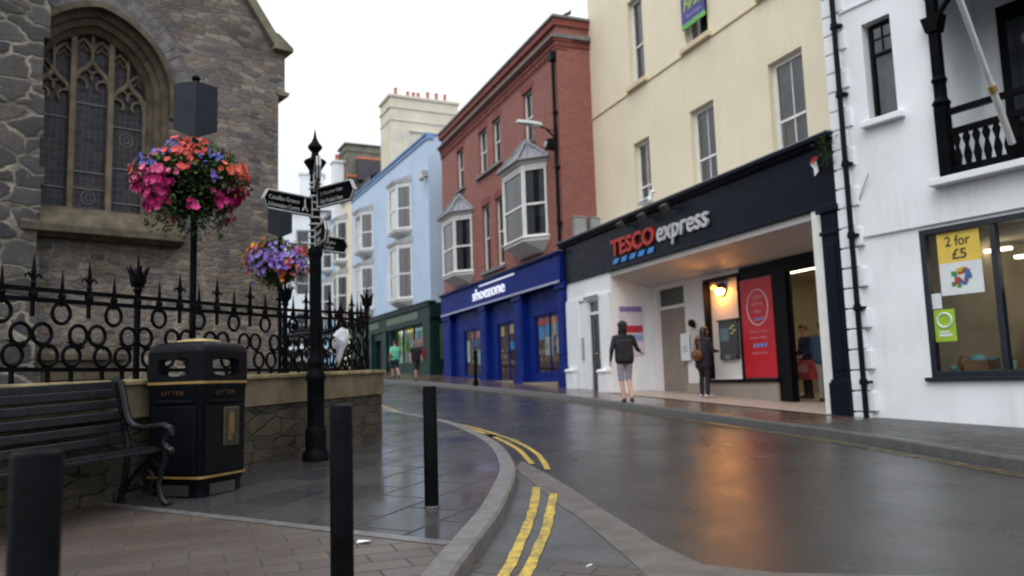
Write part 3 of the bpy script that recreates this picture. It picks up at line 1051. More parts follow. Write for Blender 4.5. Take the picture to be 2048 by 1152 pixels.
mb.box(-12.8, .26, -.16, .6, 12.74, 12.83); mb.box(.1, .26, .6, 9, 12.74, 12.83); mb.prism_x([(-.2, 12.06), (-.2, 12.14), (.0, 12.2), (.6, 12.2), (.6, 12.06)], -12.75, .24)
mb.box(.13, .28, .6, 1.2, 12.06, 12.2)
mb.build('coping', mat('grey_coping', (.17, .17, .175), .7, .25, 4, .3, streak=.4), K, bevel=.01)
mb = MB()
for a, b_, c in ((-2.85, -1.8, 9.3), (-7.7, -4.85, 9.42), (-10.5, -9.3, 9.5), (-7.4, -4.85, 5.46)):
    mb.box(a, b_, -.12, .14, c - .12, c)
mb.split('sill', MATS['grey_coping'], K, bevel=.012)
for a, b_, c, d in hk:
    sash(K, (a, .1), (b_, .1), c, d, cm=CURTW if a < -6 else CURT)
bay(K, -3.95, -.95, .62, 5.82, 8.15, skirt=.35, roof='hip', apex=.95)
bay(K, -11.35, -8.5, .62, 5.72, 8.0, skirt=.35, roof='hip', apex=.95)
mb = MB(); mb.tube([(.0, -.09, 4.95), (.0, -.09, 11.3), (.0, -.05, 11.6)], .055, 10); mb.box(-.12, .12, -.2, 0, 11.35, 11.62)
for z in (6, 7.8, 9.6):
    mb.box(-.09, .09, -.15, 0, z, z + .07)
mb.build('drainpipe', BLACK, K)
# blue shop
zs = [1.42, 1.05]
mb = MB()
mb.box(-12.72, .06, -.16, .3, 4.22, 5.02); mb.prism_x([(-.16, 5.02), (-.24, 5.06), (-.24, 5.12), (.1, 5.14), (.1, 5.02)], -12.76, .08)
mb.build('fascia', SHOEB, K, bevel=.008)
mb = MB(); mb.prism_x([(-.27, 5.122), (-.27, 5.14), (.0, 5.2), (.0, 5.122)], -12.8, .1); mb.build('fascia_flashing', MATS['grey_coping'], K)
mb = MB(); mb.box(-12.7, .04, -.2, -.16, 4.15, 4.22); mb.build('fascia_trim', mat('pale_blue_trim', (.34, .38, .58), .35, .1, 4, 0), K)
mb = MB()
hs = [(-10.35, -8.0, 1.38, 3.36), (-6.3, -4.22, .6, 3.34), (-2.7, -.45, 1.35, 3.32)]
facade(mb, -12.6, .05, .3, 4.25, hs, y=.12, depth=.12)
for a, b_ in ((-12.72, -11.6), (-7.75, -7.0), (-4.1, -3.3), (-.4, .2)):
    mb.box(a, b_, -.08, .12, .3, 4.2); mb.box(a - .04, b_ + .04, -.12, .12, .3, 1.75 if a < -9 else 1.55); mb.box(a - .05, b_ + .05, -.14, .12, 3.95, 4.15)
    mb.box(a + .1, b_ - .1, -.1, -.08, 1.9, 3.8)
for a, b_, c, d in hs:
    mb.box(a, a + .07, .16, .24, c, d); mb.box(b_ - .07, b_, .16, .24, c, d); mb.box(a + .07, b_ - .07, .16, .24, d - .08, d); mb.box(a + .07, b_ - .07, .16, .24, c, c + .08)
    mb.box((a + b_) / 2 - .03, (a + b_) / 2 + .03, .17, .23, c + .08, d - .08)
mb.build('shopfront', SHOEB, K, bevel=.01)
mb = MB()
for a, b_, c, d in hs:
    mb.quad((a + .05, .2, c + .05), (b_ - .05, .2, c + .05), (b_ - .05, .2, d - .05), (a + .05, .2, d - .05))
mb.split('shop_pane', SHOPG, K)
mb = MB()
mb.quad((-12.4, 3.4, .8), (0, 3.4, .8), (0, 3.4, 3.8), (-12.4, 3.4, 3.8)); mb.quad((-12.4, .45, 3.7), (0, .45, 3.7), (0, 3.4, 3.7), (-12.4, 3.4, 3.7)); mb.quad((-12.4, .45, 1.0), (-12.4, 3.4, 1.0), (0, 3.4, .9), (0, .45, .9))
mb.build('shop_interior_wall', mat('shop_interior_brown', (.13, .095, .06), .7, .3, 1.5, 0), K)
mb = MB(); mb.box(-11.8, -.6, .62, .8, 3.62, 3.66); mb.box(-11.8, -.6, 1.8, 2.0, 3.62, 3.66); mb.split('ceiling_light', emit('display_light', (1, .92, .78), 4), K)
PST = [mat('poster_%s' % k, c, .5, .12, 5, 0) for k, c in (('red', (.6, .06, .05)), ('blue', (.04, .32, .75)), ('pale', (.48, .58, .58)), ('yellow', (.7, .5, .08)), ('teal', (.3, .62, .65)), ('pink', (.62, .26, .28)))]
mb = MB()
r_ = random.Random(5)
for x, z, w_, h_, i in ((-2.62, 3.0, .5, .25, 0), (-2.0, 2.98, .6, .3, 0), (-1.2, 2.98, .62, .3, 0), (-2.55, 2.5, .45, .45, 1), (-2.0, 2.62, .55, .35, 1), (-1.15, 2.6, .6, .36, 1), (-1.4, 2.6, .2, .7, 3),
                       (-2.05, 1.95, .62, .62, 2), (-1.15, 1.98, .6, .58, 2), (-1.95, 2.15, .12, .2, 0), (-1.0, 2.15, .2, .1, 4), (-.85, 2.4, .2, .12, 4),
                       (-9.6, 3.0, .6, .22, 0), (-8.9, 2.98, .5, .25, 5), (-9.4, 2.6, .4, .36, 1), (-8.6, 2.62, .4, .4, 1), (-10.2, 2.0, .35, .9, 2), (-9.5, 1.9, .5, .6, 2), (-8.8, 1.85, .6, .6, 4), (-8.5, 1.6, .4, .3, 2),
                       (-5.3, 2.9, .95, .35, 3), (-5.2, 2.3, .8, .3, 1), (-6.1, 2.85, .3, .35, 3)):
    mb.box(x, x + w_, .215, .223, z, z + h_, i)
mb.split('window_poster', PST, K)
mb = MB(); goods(mb, -6.2, -4.3, 1.6, 1.0, 2.9, 7, random.Random(8), .4); goods(mb, -10.3, -8, 1.4, 1.5, 2.6, 4, random.Random(9), .4); goods(mb, -2.7, -.5, 1.2, 1.3, 2.1, 3, random.Random(10), .4)
mb.build('shoe_display', [GOODS[5], GOODS[5], GOODS[3], GOODS[5], GOODS[0], GOODS[5], GOODS[2]], K)
LITW = emit('lit_sign_white', (.82, .85, 1.0), .55)
text(K, 'sign_lettering', 'shoezone', -8.15, 4.40, -.165, 3.55, .45, LITW, .02, bold=.004)
mb = MB(); mb.box(-7.35, -3.66, -.2, -.165, 4.9, 4.945); mb.build('sign_bar', LITW, K)
mb = MB()
mb.prism_x([(-.15, .2), (-.15, 1.3), (.5, 1.3), (.5, .2)], -10.4, -7.9); mb.prism_x([(-.15, .2), (-.15, 1.17), (.5, 1.17), (.5, .2)], -6.3, -4.2); mb.prism_x([(-.18, .2), (-.18, 1.08), (.5, 1.08), (.5, .2)], -3.2, -.45)
mb.split('threshold', mat('pale_threshold_stone', (.30, .235, .18), .5, .15, 4, .2), K)

# ------------------------------------------------------------------ pale blue house with the green shop
B = thing('blue_house', 'pale blue rendered house with four white bays over a dark green corner shop', 'house', (*BO, 0), BP)
mb = MB()
facade(mb, -16.05, -1.25, 4.9, 13.4, [], y=0)
mb.quad((-1.25, 0, 4.9), (-1.25, 9, 4.9), (-1.25, 9, 13.4), (-1.25, 0, 13.4)); mb.quad((-16.05, 9, 4.9), (-16.05, 0, 4.9), (-16.05, 0, 13.4), (-16.05, 9, 13.4))
mb.quad((-1.25, 9, 4.9), (-16.05, 9, 4.9), (-16.05, 9, 13.4), (-1.25, 9, 13.4))
mb.build('wall', BLUEW, B)
mb = MB(); mb.box(-16.1, -1.2, -.12, 9, 13.4, 13.5); mb.box(-16.1, -1.19, -.06, .3, 13.18, 13.4); mb.build('parapet', mat('mid_blue_render', (.16, .28, .50), .6, .1, 2, .1), B, bevel=.01)
bay(B, -6.45, -3.85, .62, 9.2, 11.5, skirt=.25, apex=.3, pale=True)
bay(B, -6.45, -3.85, .62, 5.55, 8.25, skirt=.35, apex=.3, pale=True)
bay(B, -13.6, -11.0, .62, 9.3, 11.5, skirt=.25, apex=.3, pale=True)
bay(B, -13.6, -11.0, .62, 5.75, 8.2, skirt=.35, apex=.3, pale=True)
for x, z in ((-8.2, 9.5), (-8.2, 5.8)):
    sash(B, (x, .0 - .03), (x + .75, -.03), z, z + 1.9, curtain=False)
mb = MB(); mb.box(-1.6, -1.3, -.28, -.04, 11.3, 11.6); mb.ell((-1.4, -.3, 11.2), (.14, .14, .16)); mb.build('wall_camera', mat('grey_plastic', (.4, .41, .42), .4, .1, 5, 0), B)
mb = MB()
hg = [(-7.5, -2.0, 2.25, 4.05), (-10.6, -9.3, 1.7, 3.7)]
facade(mb, -16.05, -.9, .6, 4.3, hg, y=-.1, depth=.3)
facade(mb, -15.9, -.85, 4.2, 4.85, [], y=-.2)
mb.box(-15.95, -.8, -.3, .1, 4.85, 5.05); mb.box(-15.95, -.85, -.24, -.1, 4.1, 4.25); mb.box(-16, -.75, -.36, .1, 5.05, 5.1)
for a, b_ in ((-1.9, -.88), (-8.7, -8.0), (-11.6, -10.9)):
    mb.box(a, b_, -.22, -.1, .6, 4.9); mb.box(a - .04, b_ + .03, -.26, -.1, .6, 2.1)
mb.quad((-.88, -.1, .6), (-.88, 3, .6), (-.88, 3, 5.0), (-.88, -.1, 5.0)); mb.box(-.9, -.78, -.2, 3, 4.3, 5.0)
for x in (-5.7, -3.9):
    mb.box(x - .04, x + .04, .0, .1, 2.25, 4.05)
mb.build('shopfront', GREENP, B, bevel=.01)
mb = MB(); mb.box(-7.9, -2.6, -.225, -.2, 4.38, 4.72); mb.box(-11.8, -9.4, -.225, -.2, 4.38, 4.72); mb.box(-.88, -.86, .3, 1.6, 2.3, 4.0)
mb.build('sign_panel', mat('pale_green_panel', (.075, .12, .075), .5, .25, 5, 0), B)
mb = MB()
for a, b_, c, d in hg:
    mb.quad((a, .15, c), (b_, .15, c), (b_, .15, d), (a, .15, d))
mb.split('shop_pane', SHOPG, B)
PG = [mat('display_%s' % k, c, .6, .5, 3, 0) for k, c in (('leaf', (.10, .36, .05)), ('lime', (.32, .52, .08)), ('white', (.55, .62, .62)), ('pink', (.5, .2, .22)), ('orange', (.5, .22, .06)), ('sky', (.2, .32, .58)))]
mb = MB()
r_ = random.Random(11)
x = -7.5
while x < -2.05:
    w_ = r_.uniform(.3, .6)
    z = 2.3
    while z < 3.95:
        h_ = r_.uniform(.25, .6)
        mb.box(x, min(x + w_, -2.0), .25 + r_.uniform(0, .1), .4, z, min(z + h_, 4.02), r_.choices(range(6), (5, 3, 2, 1.4, .8, 1.2))[0])
        z += h_
    x += w_
mb.box(-10.6, -9.3, .6, .7, 1.7, 3.7, 2)
mb.build('window_display', PG, B)['kind'] = 'stuff'
mb = MB(); mb.box(-7.4, -2.1, .205, .245, 4.08, 4.1); mb.build('display_strip_light', emit('added_display_fill', (1, .97, .85), 24), B)  # added glowing strip, out of sight above the opening, to brighten the display

# chimney stack and roofs that rise behind the blue house
H = thing('cream_gable_house', 'tall cream rendered chimney gable with red pots rising behind the pale blue house', 'house', (*BO, 0), BP)
mb = MB(); mb.box(-10, -8, .22, 4.45, 6, 17.1); mb.box(-10.05, -7.95, .15, 4.52, 17.1, 17.25); mb.box(-10, -8, .22, 4.45, 17.25, 17.75); mb.box(-10.08, -7.92, .12, 4.55, 17.75, 17.92); mb.box(-10.03, -7.95, .18, 4.5, 16.35, 16.45)
mb.box(-8, -7.92, .22, 1.35, 9, 15.9); mb.box(-8, -7.9, 1.3, 4.5, 15.75, 15.9)
mb.build('wall', mat('chimney_render', (.66, .60, .46), .75, .1, 1.2, .3, 14, streak=.5), H, bevel=.02)
for i, y in enumerate((.75, 1.5, 1.85, 2.15, 2.75, 3.3, 3.85)):
    p = MB(); hh = .55 if i in (0, 4, 5, 6) else .42
    p.lathe([(.12, 0), (.12, .06), (.10, .08), (.09, hh), (.115, hh + .02), (.115, hh + .07), (.07, hh + .07)], 12, (-8.6, y, 17.9)); p.build('chimney_pot', TERRA, H, smooth=True)
H2 = thing('slate_house', 'house with slate roof, grey rendered chimney block and orange ridge tiles behind the row', 'house', (*BO, 0), BP)
mb = MB(); mb.box(-20, -18, .14, 3.6, 6, 17.3); mb.box(-20.05, -17.95, .05, 3.7, 17.3, 17.55); mb.box(-20.1, -17.9, 0, 3.75, 17.8, 17.9); mb.box(-20, -18, .14, 3.6, 17.55, 17.8)
mb.build('chimney', mat('grey_green_render', (.17, .165, .13), .85, .3, 1.5, .3, streak=.6), H2, bevel=.02)
mb = MB(); mb.add([(-17.9, .7, 14.6), (-14.0, .7, 14.6), (-14.0, 4.5, 16.6), (-17.9, 4.5, 16.6), (-17.9, 8, 14.6), (-14, 8, 14.6), (-17.9, .7, 10), (-14, .7, 10)], [(0, 1, 2, 3), (3, 2, 5, 4), (6, 7, 1, 0), (0, 3, 4)])
mb.build('roof', SLATE, H2)
mb = MB(); mb.box(-17.85, -17.4, .8, 3.3, 15.2, 16.65); mb.build('dormer', SLATE, H2)
mb = MB(); mb.tube([(-17.6, .75, 16.72), (-17.6, 3.4, 16.75)], .13, 8); mb.tube([(-17.7, .1, 15.45), (-17.7, .8, 15.45)], .12, 8); mb.build('ridge_tile', mat('orange_tile', (.50, .15, .06), .8, .2, 5, .2), H2)
p = MB(); p.box(-19.2, -18.4, -.62, .1, 12, 16.55); p.box(-19.3, -18.3, -.7, .15, 16.55, 16.7); p.build('small_chimney', WHITE, H2, bevel=.02)
p = MB(); p.lathe([(.2, 0), (.17, .4), (.2, .42), (.2, .48), (.1, .48)], 12, (-18.8, -.25, 16.7)); p.build('chimney_pot', TERRA, H2, smooth=True)


def row_house(name, label, x0, x1, zt, wm, wins, ground=None, bays=()):
    h_ = thing(name, label, 'house', (*BO, 0), BP)
    b_ = MB(); b_.box(x0, x1, 0, 8, 0, zt)
    b_.build('wall', wm, h_)
    b_ = MB(); b_.box(x0 - .02, x1 + .02, -.22, .1, zt - .25, zt); b_.build('gutter', MATS['grey_coping'], h_)
    r_ = MB(); r_.add([(x0, -.15, zt), (x1, -.15, zt), (x1, 4, zt + 2.3), (x0, 4, zt + 2.3), (x1, 8, zt), (x0, 8, zt)], [(0, 1, 2, 3), (3, 2, 4, 5), (1, 4, 2), (0, 3, 5)]); r_.build('roof', SLATE, h_)
    for a, e, c, d in wins:
        sash(h_, (a, -.05), (e, -.05), c, d, fr=.1)
    for s0, s1, c, d in bays:
        bay(h_, s0, s1, .6, c, d, skirt=.2, apex=.3)
    return h_


row_house('cream_terraced_house', 'narrow cream terraced house with white bays next to the pale blue house', -20.6, -16.08, 13.9, CREAM, [], bays=[(-19.6, -17.2, 9.6, 12.2), (-19.6, -17.2, 6.0, 8.5)])
row_house('sky_blue_terraced_house', 'narrow sky blue terraced house beyond the cream terraced house', -25.2, -20.64, 13.7, mat('sky_blue_render', (.30, .55, .74), .65, .06, 1, .2), [], bays=[(-24.0, -21.6, 9.6, 11.8), (-24.0, -21.6, 6.1, 8.5)])
FO, FP = (-16.4, 64.0), R(40)
F_ = thing('white_end_house', 'white rendered house with rows of sash windows closing the far end of the street', 'house', (*FO, 0), R(12))
mb = MB()
hw = [(x, x + 1.1, z, z + 2.0) for z in (5.2, 8.6, 12.0) for x in (-5.2, -3.2, -1.2, .9)]
facade(mb, -7, 3, 0, 15.6, hw, y=0, depth=.2)
mb.box(-7, 3, .6, 9, 0, 15.6); mb.box(-7, 3, -.06, .05, 11.2, 11.4)
mb.build('wall', WHITE, F_)
mb = MB(); mb.add([(-7.3, -.3, 15.6), (3.3, -.3, 15.6), (3.3, 4.5, 18), (-7.3, 4.5, 18), (3.3, 9.3, 15.6), (-7.3, 9.3, 15.6)], [(0, 1, 2, 3), (3, 2, 4, 5), (1, 4, 2), (0, 3, 5)]); mb.build('roof', mat('pale_wet_slate', (.30, .31, .33), .4, .1, 3, .1), F_)
mb = MB(); mb.box(-1, 1, 2, 3.4, 16, 19.2); mb.box(-1.1, 1.1, 1.9, 3.5, 19.2, 19.4); mb.build('chimney', WHITE, F_)
for a, e, c, d in hw:
    sash(F_, (a, .1), (e, .1), c, d, fr=.09)

# ------------------------------------------------------------------ white corner shop on the right
W = thing('white_shop_building', 'white painted shop with black balcony, black drainpipe and quoins at the right', 'shop building', (*WO, 0), WP)
mb = MB()
hu = [(.54, 1.06, 5.34, 7.06), (1.72, 5.5, 4.06, 7.6)]
facade(mb, -.15, 8, 3.4, 12, hu, y=0, depth=.24)
facade(mb, -.15, 8, -.5, 3.37, [(1.18, 4.9, 1.0, 3.34)], y=.05, depth=.15)
mb.quad((.2, 0, 3.4), (8, 0, 3.4), (8, .05, 3.37), (.2, .05, 3.37))
mb.quad((-.15, .4, -.5), (-.15, 0, -.5), (-.15, 0, 12), (-.15, .4, 12)); mb.quad((8, 0, -.5), (8, 9, -.5), (8, 9, 12), (8, 0, 12))
# balcony recess
mb.quad((1.72, .24, 4.06), (1.72, 1.4, 4.06), (1.72, 1.4, 7.6), (1.72, .24, 7.6)); mb.quad((1.72, 1.4, 4.06), (5.5, 1.4, 4.06), (5.5, 1.4, 7.6), (1.72, 1.4, 7.6))
mb.quad((5.5, 1.4, 4.06), (5.5, .24, 4.06), (5.5, .24, 7.6), (5.5, 1.4, 7.6)); mb.quad((1.72, .24, 4.06), (5.5, .24, 4.06), (5.5, 1.4, 4.06), (1.72, 1.4, 4.06)); mb.quad((1.72, .24, 7.6), (1.72, 1.4, 7.6), (5.5, 1.4, 7.6), (5.5, .24, 7.6))
mb.box(.16, 8, -.03, 0, 7.42, 7.46)
mb.build('wall', WHITE, W)
mb = MB()
z, k = .1, 0
while z < 11.6:
    wd = .30 if k % 2 else .24
    mb.box(-.19, wd - .12 + (.06 if k % 2 else 0), -.035, .08, z + .012, z + .335)
    z += .35; k += 1
mb.build('quoins', WHITE, W, bevel=.015)
mb = MB()
mb.tube([(.10, -.11, .36), (.10, -.11, 12)], .045, 10)
for k in range(9):
    mb.lathe([(.05, 0), (.062, .01), (.062, .1), (.05, .11)], 10, (.10, -.11, .9 + k * 1.25)); mb.box(.0, .2, -.09, -.0, .92 + k * 1.25, .97 + k * 1.25)
mb.build('drainpipe', BLACK, W)
mb = MB(); mb.box(.44, 1.18, -.13, .1, 5.23, 5.34); mb.build('sill', WHITE, W, bevel=.015)
f = sash(W, (.57, .14), (1.04, .14), 5.36, 7.04, fm=BLACK, mid=.68, fr=.05, cm=CURT)
mb = MB(); mb.box(.795, .815, .15, .18, 6.55, 7.0); mb.box(.62, 1.0, .15, .18, 6.76, 6.78); mb.build('glazing_bar', BLACK, W)
mb = MB(); mb.box(1.55, 5.7, -.22, .25, 3.95, 4.06); mb.build('balcony_slab', WHITE, W, bevel=.012)
# black timber balcony front
bal = MB()
for x in (1.80, 4.4):
    bal.box(x - .07, x + .07, -.12, .02, 4.06, 7.6); bal.box(x - .09, x + .09, -.14, .04, 4.06, 5.2); bal.lathe([(.12, 0), (.14, .05), (.08, .14), (.07, .3), (.12, .42), (.1, .46)], 12, (x, -.05, 5.2)); bal.prism_y([(x - .16, 6.66), (x + .16, 6.66), (x + .09, 6.4), (x - .09, 6.4)], -.16, .06)
bal.box(1.72, 5.5, -.10, .0, 5.03, 5.12); bal.box(1.72, 5.5, -.09, -.01, 4.70, 4.80); bal.box(1.72, 5.5, -.10, .0, 4.10, 4.20); bal.box(1.72, 5.5, -.12, .02, 6.95, 7.6)
k = 0
x = 1.98
while x < 5.4:
    bal.prism_y([(x - .035, 4.2), (x + .035, 4.2), (x + .06, 4.35), (x + .025, 4.5), (x + .06, 4.62), (x + .03, 4.7), (x - .03, 4.7), (x - .06, 4.62), (x - .025, 4.5), (x - .06, 4.35)], -.07, -.04)
    x += .145
for sgn, x0 in ((1, 1.87), (-1, 4.33)):
    bal.tube([(x0 + sgn * .75 * sin(a), -.05, 6.55 + .5 * (1 - cos(a))) if False else (x0 + sgn * .7 * (1 - cos(a)), -.05, 6.5 + .5 * sin(a)) for a in [i * pi / 16 for i in range(9)]], .045, 8)
bal.build('balcony_rail', IRON, W, bevel=.006)
mb = MB(); mb.box(2.1, 4.2, 1.3, 1.42, 4.06, 7.0); mb.build('balcony_door', BLACK, W)
g = MB(); g.box(2.25, 2.95, 1.28, 1.3, 5.0, 6.7); g.box(3.15, 4.05, 1.28, 1.3, 5.0, 6.7); g.build('pane', mat('dark_reflective_glass', (.03, .035, .04), .08, .2, 2, 0), W)
# shop window
mb = MB()
mb.box(1.18, 1.26, .06, .2, 1.0, 3.34); mb.box(4.8, 4.9, .06, .2, 1.0, 3.34); mb.box(1.26, 4.8, .06, .2, 3.25, 3.34); mb.box(1.26, 4.8, .06, .2, 1.0, 1.09); mb.box(2.24, 2.33, .07, .19, 1.09, 3.25); mb.box(3.5, 3.58, .07, .19, 1.09, 3.25); mb.box(1.1, 4.95, -.02, .2, .94, 1.0)
mb.build('shop_window_frame', mat('navy_joinery', (.010, .014, .024), .35, .15, 4, .05), W, bevel=.008)
mb = MB()
for a, e in ((1.26, 2.24), (2.33, 3.5), (3.58, 4.8)):
    mb.quad((a, .13, 1.09), (e, .13, 1.09), (e, .13, 3.25), (a, .13, 3.25))
mb.split('shop_pane', SHOPG, W)
IN = mat('shop_interior_taupe', (.22, .19, .15), .7, .25, 1.2, 0)
mb = MB()
mb.quad((.3, 5, .3), (6, 5, .3), (6, 5, 3.3), (.3, 5, 3.3)); mb.quad((.3, .3, .3), (.3, 5, .3), (.3, 5, 3.3), (.3, .3, 3.3)); mb.quad((.3, .3, 3.28), (.3, 5, 3.28), (6, 5, 3.28), (6, .3, 3.28)); mb.quad((.3, .3, .6), (6, .3, .6), (6, 5, .6), (.3, 5, .6)); mb.quad((6, 5, .3), (6, .3, .3), (6, .3, 3.3), (6, 5, 3.3))
mb.build('shop_interior_wall', IN, W)
mb = MB()
for y, z in ((2.0, 2.93), (3.3, 2.74)):
    mb.box(1.66 if y < 3 else 1.2, 4.6, y, y + .14, z, z + .05)
mb.box(1.2, 1.6, 2.0, 2.12, 3.1, 3.15)
mb.split('strip_light', emit('strip_light', (1, .87, .62), 5.0), W)
mb = MB(); r_ = random.Random(21)
for k in range(46):
    x, y, s_ = r_.uniform(1.3, 4.7), r_.uniform(.4, 1.3), r_.uniform(.05, .13)
    if k % 3:
        mb.box(x, x + s_, y, y + s_, 1.09, 1.09 + s_ * r_.uniform(.8, 2.6), r_.randrange(7))
    else:
        mb.ell((x, y, 1.09 + s_ * .4), (s_ * .7, s_ * .6, s_ * .5), 12, 8, r_.randrange(7))
mb.box(1.5, 1.86, .42, .7, 1.09, 1.24, 6); mb.ell((1.66, .55, 1.25), (.15, .12, .09), 16, 10, 0); mb.ell((1.45, .55, 1.2), (.1, .1, .14), 12, 8, 3)
goods(mb, 1.4, 5.2, 2.8, .9, 1.9, 3, random.Random(22), .5)
mb.build('window_goods', [GOODS[6], GOODS[5], GOODS[3], GOODS[5], GOODS[6], GOODS[0], GOODS[5]], W)
mb = MB(); mb.box(2.3, 3.6, 1.4, 1.5, 2.22, 2.45); mb.box(2.36, 3.3, 1.2, 1.8, .9, 2.2, 0); mb.build('display_fridge', mat('blue_fridge', (.02, .04, .14), .35, .2, 3, 0), W)


def at_house(o, phi, x, y, z):
    return frame_pt(o, phi, x, y, z)


PYEL, PWHT, PGRN, PTXT = mat('poster_yellow', (.72, .52, .02), .55, .06, 3, 0), mat('poster_white', (.66, .70, .71), .5, .05, 3, 0), mat('poster_green', (.30, .48, .03), .5, .1, 5, 0), mat('poster_dark_text', (.03, .03, .03), .6, .1, 5, 0)
t = thing('offer_poster', 'yellow and white offer poster inside the white shop window', 'poster', at_house(WO, WP, 1.43, .11, 2.26), WP)
mb = MB(); mb.box(0, .65, 0, .006, .5, .98); mb.build('price_panel', PYEL, t)
mb = MB(); mb.box(0, .65, 0, .006, 0, .5); mb.build('picture_panel', PWHT, t)
mb = MB()
r_ = random.Random(31)
for k in range(22):
    x, z = r_.uniform(.17, .42), r_.uniform(.1, .36)
    mb.box(x, x + r_.uniform(.04, .1), -.003 - k * .0001, 0, z, z + r_.uniform(.04, .09), r_.randrange(5))
mb.build('product_picture', [GOODS[0], GOODS[1], GOODS[2], GOODS[4], GOODS[5]], t)
text(t, 'price_text', '2 for', .13, .76, -.002, .38, .16, PTXT, .002, bold=.01); text(t, 'price_text', '£5', .22, .55, -.002, .22, .16, PTXT, .002, bold=.01)
t = thing('green_sticker', 'small green notice stuck low in the white shop window', 'notice', at_house(WO, WP, 1.27, .11, 1.55), WP)
mb = MB(); mb.box(0, .33, 0, .006, 0, .5); mb.build('card', PGRN, t)
mb = MB(); mb.M = Matrix.Translation((.165, 0, .33)) @ Matrix.Rotation(pi / 2, 4, 'X'); mb.tube([(.11 * cos(a), .11 * sin(a), .003) for a in [2 * pi * i / 20 for i in range(20)]], .016, 6, closed=True); mb.box(-.1, .1, -.25, -.21, 0, .004); mb.box(-.1, .06, -.19, -.165, 0, .004); mb.build('emblem', PWHT, t)
t = thing('white_sticker', 'small white notice at the edge of the shop window above the green one', 'notice', at_house(WO, WP, 1.265, .11, 2.07), WP)
mb = MB(); mb.box(0, .15, 0, .006, 0, .24); mb.build('card', PWHT, t)
# flagpole leaning out from the balcony
t = thing('flagpole', 'white flagpole leaning out from the black balcony', 'flagpole', at_house(WO, WP, 2.80, -.1, 4.2), WP)
pd = Vector((.17, -.8, .68)).normalized()
mb = MB(); mb.tube([pd * .1, pd * 1.1], .048, 12); mb.tube([pd * 1.18, pd * 3.9], [.044, .035], 12); mb.ell(tuple(pd * 3.95), (.05, .05, .05)); mb.build('pole', WOODW, t)
mb = MB(); mb.tube([pd * 1.08, pd * 1.2], .056, 12); mb.build('collar', BRASS, t)
mb = MB(); mb.tube([pd * -.04, pd * .16], .07, 12); mb.box(-.1, .1, -.02, .04, -.16, .06); mb.build('bracket', IRON, t)
t = thing('loose_cable', 'thin loose grey cable end sticking out of the white wall', 'cable', at_house(WO, WP, .22, -.01, 4.02), WP)
mb = MB(); mb.tube([(0, 0, 0), (.12, -.03, .2), (.27, -.06, .42)], .012, 6); mb.build('wire', MATS['grey_plastic'], t)
# ------------------------------------------------------------------ things on the supermarket front
OW = emit('orange_lamp', (1.0, .37, .06), 170)
t = thing('wall_lamp', 'lit orange bulkhead lamp above the cash machine', 'wall lamp', at_house(TO, TP, -5.12, 1.38, 3.2), TP)
mb = MB(); mb.M = Matrix.Rotation(pi / 2, 4, 'X'); mb.lathe([(.17, 0), (.17, .04), (.15, .05)], 20); mb.build('base', mat('lamp_base_brown', (.12, .05, .02), .4, .1, 4, 0), t)
mb = MB(); mb.ell((0, -.1, -.035), (.12, .09, .10), 18, 10); mb.build('lamp_globe', OW, t, smooth='all')
mb = MB()
vs_, fs_ = [], []
for i in range(9):
    a = R(4) + R(172) * i / 8
    for y, k in ((0, 1), (-.13, .97), (-.26, .9)):
        vs_.append((.145 * k * cos(a), y, .13 * k * sin(a) + .0))
for i in range(8):
    for j in range(2):
        fs_.append((i * 3 + j, i * 3 + j + 1, i * 3 + j + 4, i * 3 + j + 3))
mb.add(vs_, fs_); mb.build('hood', MATS['lamp_base_brown'], t, smooth='all')  # hood added to keep the lamp's glow off the soffit
t = thing('cash_machine', 'dark cash machine set in the white lobby panel', 'cash machine', at_house(TO, TP, -4.95, 1.38, 1.5), TP)
mb = MB(); mb.box(-.38, .36, -.05, .1, 0, .92); mb.box(-.34, .32, -.09, -.05, .0, .12); mb.box(-.42, .4, -.07, 0, .92, .97); mb.build('body', mat('cash_machine_grey', (.03, .032, .036), .35, .2, 4, 0), t, bevel=.01)
mb = MB(); mb.box(-.3, .02, -.056, -.05, .45, .75); mb.build('screen', emit('screen_glow', (.05, .09, .10), .6), t)
mb = MB(); mb.box(-.12, .14, -.1, -.09, .09, .1)
for i in range(3):
    for j in range(4):
        mb.box(-.1 + i * .06, -.055 + i * .06, -.1, -.09, .02 + j * .022, .036 + j * .022)
mb.build('keypad', MATS['brushed_steel'], t)
mb = MB()
for x, z in ((.06, .72), (.15, .77), (.2, .66), (.1, .6)):
    mb.box(x, x + .09, -.056, -.05, z, z + .045)
mb.build('card_sticker', mat('pale_yellow_sticker', (.55, .52, .2), .5, .1, 5, 0), t)
mb = MB(); mb.box(-.22, .18, .03, .035, 1.08, 1.42); mb.box(-.08, .02, .03, .035, 1.48, 1.6); mb.build('notice', mat('faded_notice', (.42, .40, .34), .6, .15, 12, 0), t)
t = thing('red_banner', 'tall red supermarket banner with white ring beside the entrance', 'banner', at_house(TO, TP, -4.24, 1.21, 1.05), TP)
mb = MB(); mb.box(0, 1.1, 0, .015, 0, 2.23); mb.build('panel', mat('banner_red', (.50, .008, .02), .4, .06, 2, 0), t)
WT = mat('banner_white', (.75, .70, .70), .5, .05, 4, 0)
PK = mat('banner_pink_print', (.62, .25, .27), .5, .05, 4, 0)
mb = MB(); mb.M = Matrix.Translation((.58, -.004, 1.58)) @ Matrix.Rotation(pi / 2, 4, 'X'); mb.tube([(.36 * cos(a), .40 * sin(a), 0) for a in [2 * pi * i / 32 for i in range(32)]], .011, 6, closed=True); mb.build('ring', WT, t)
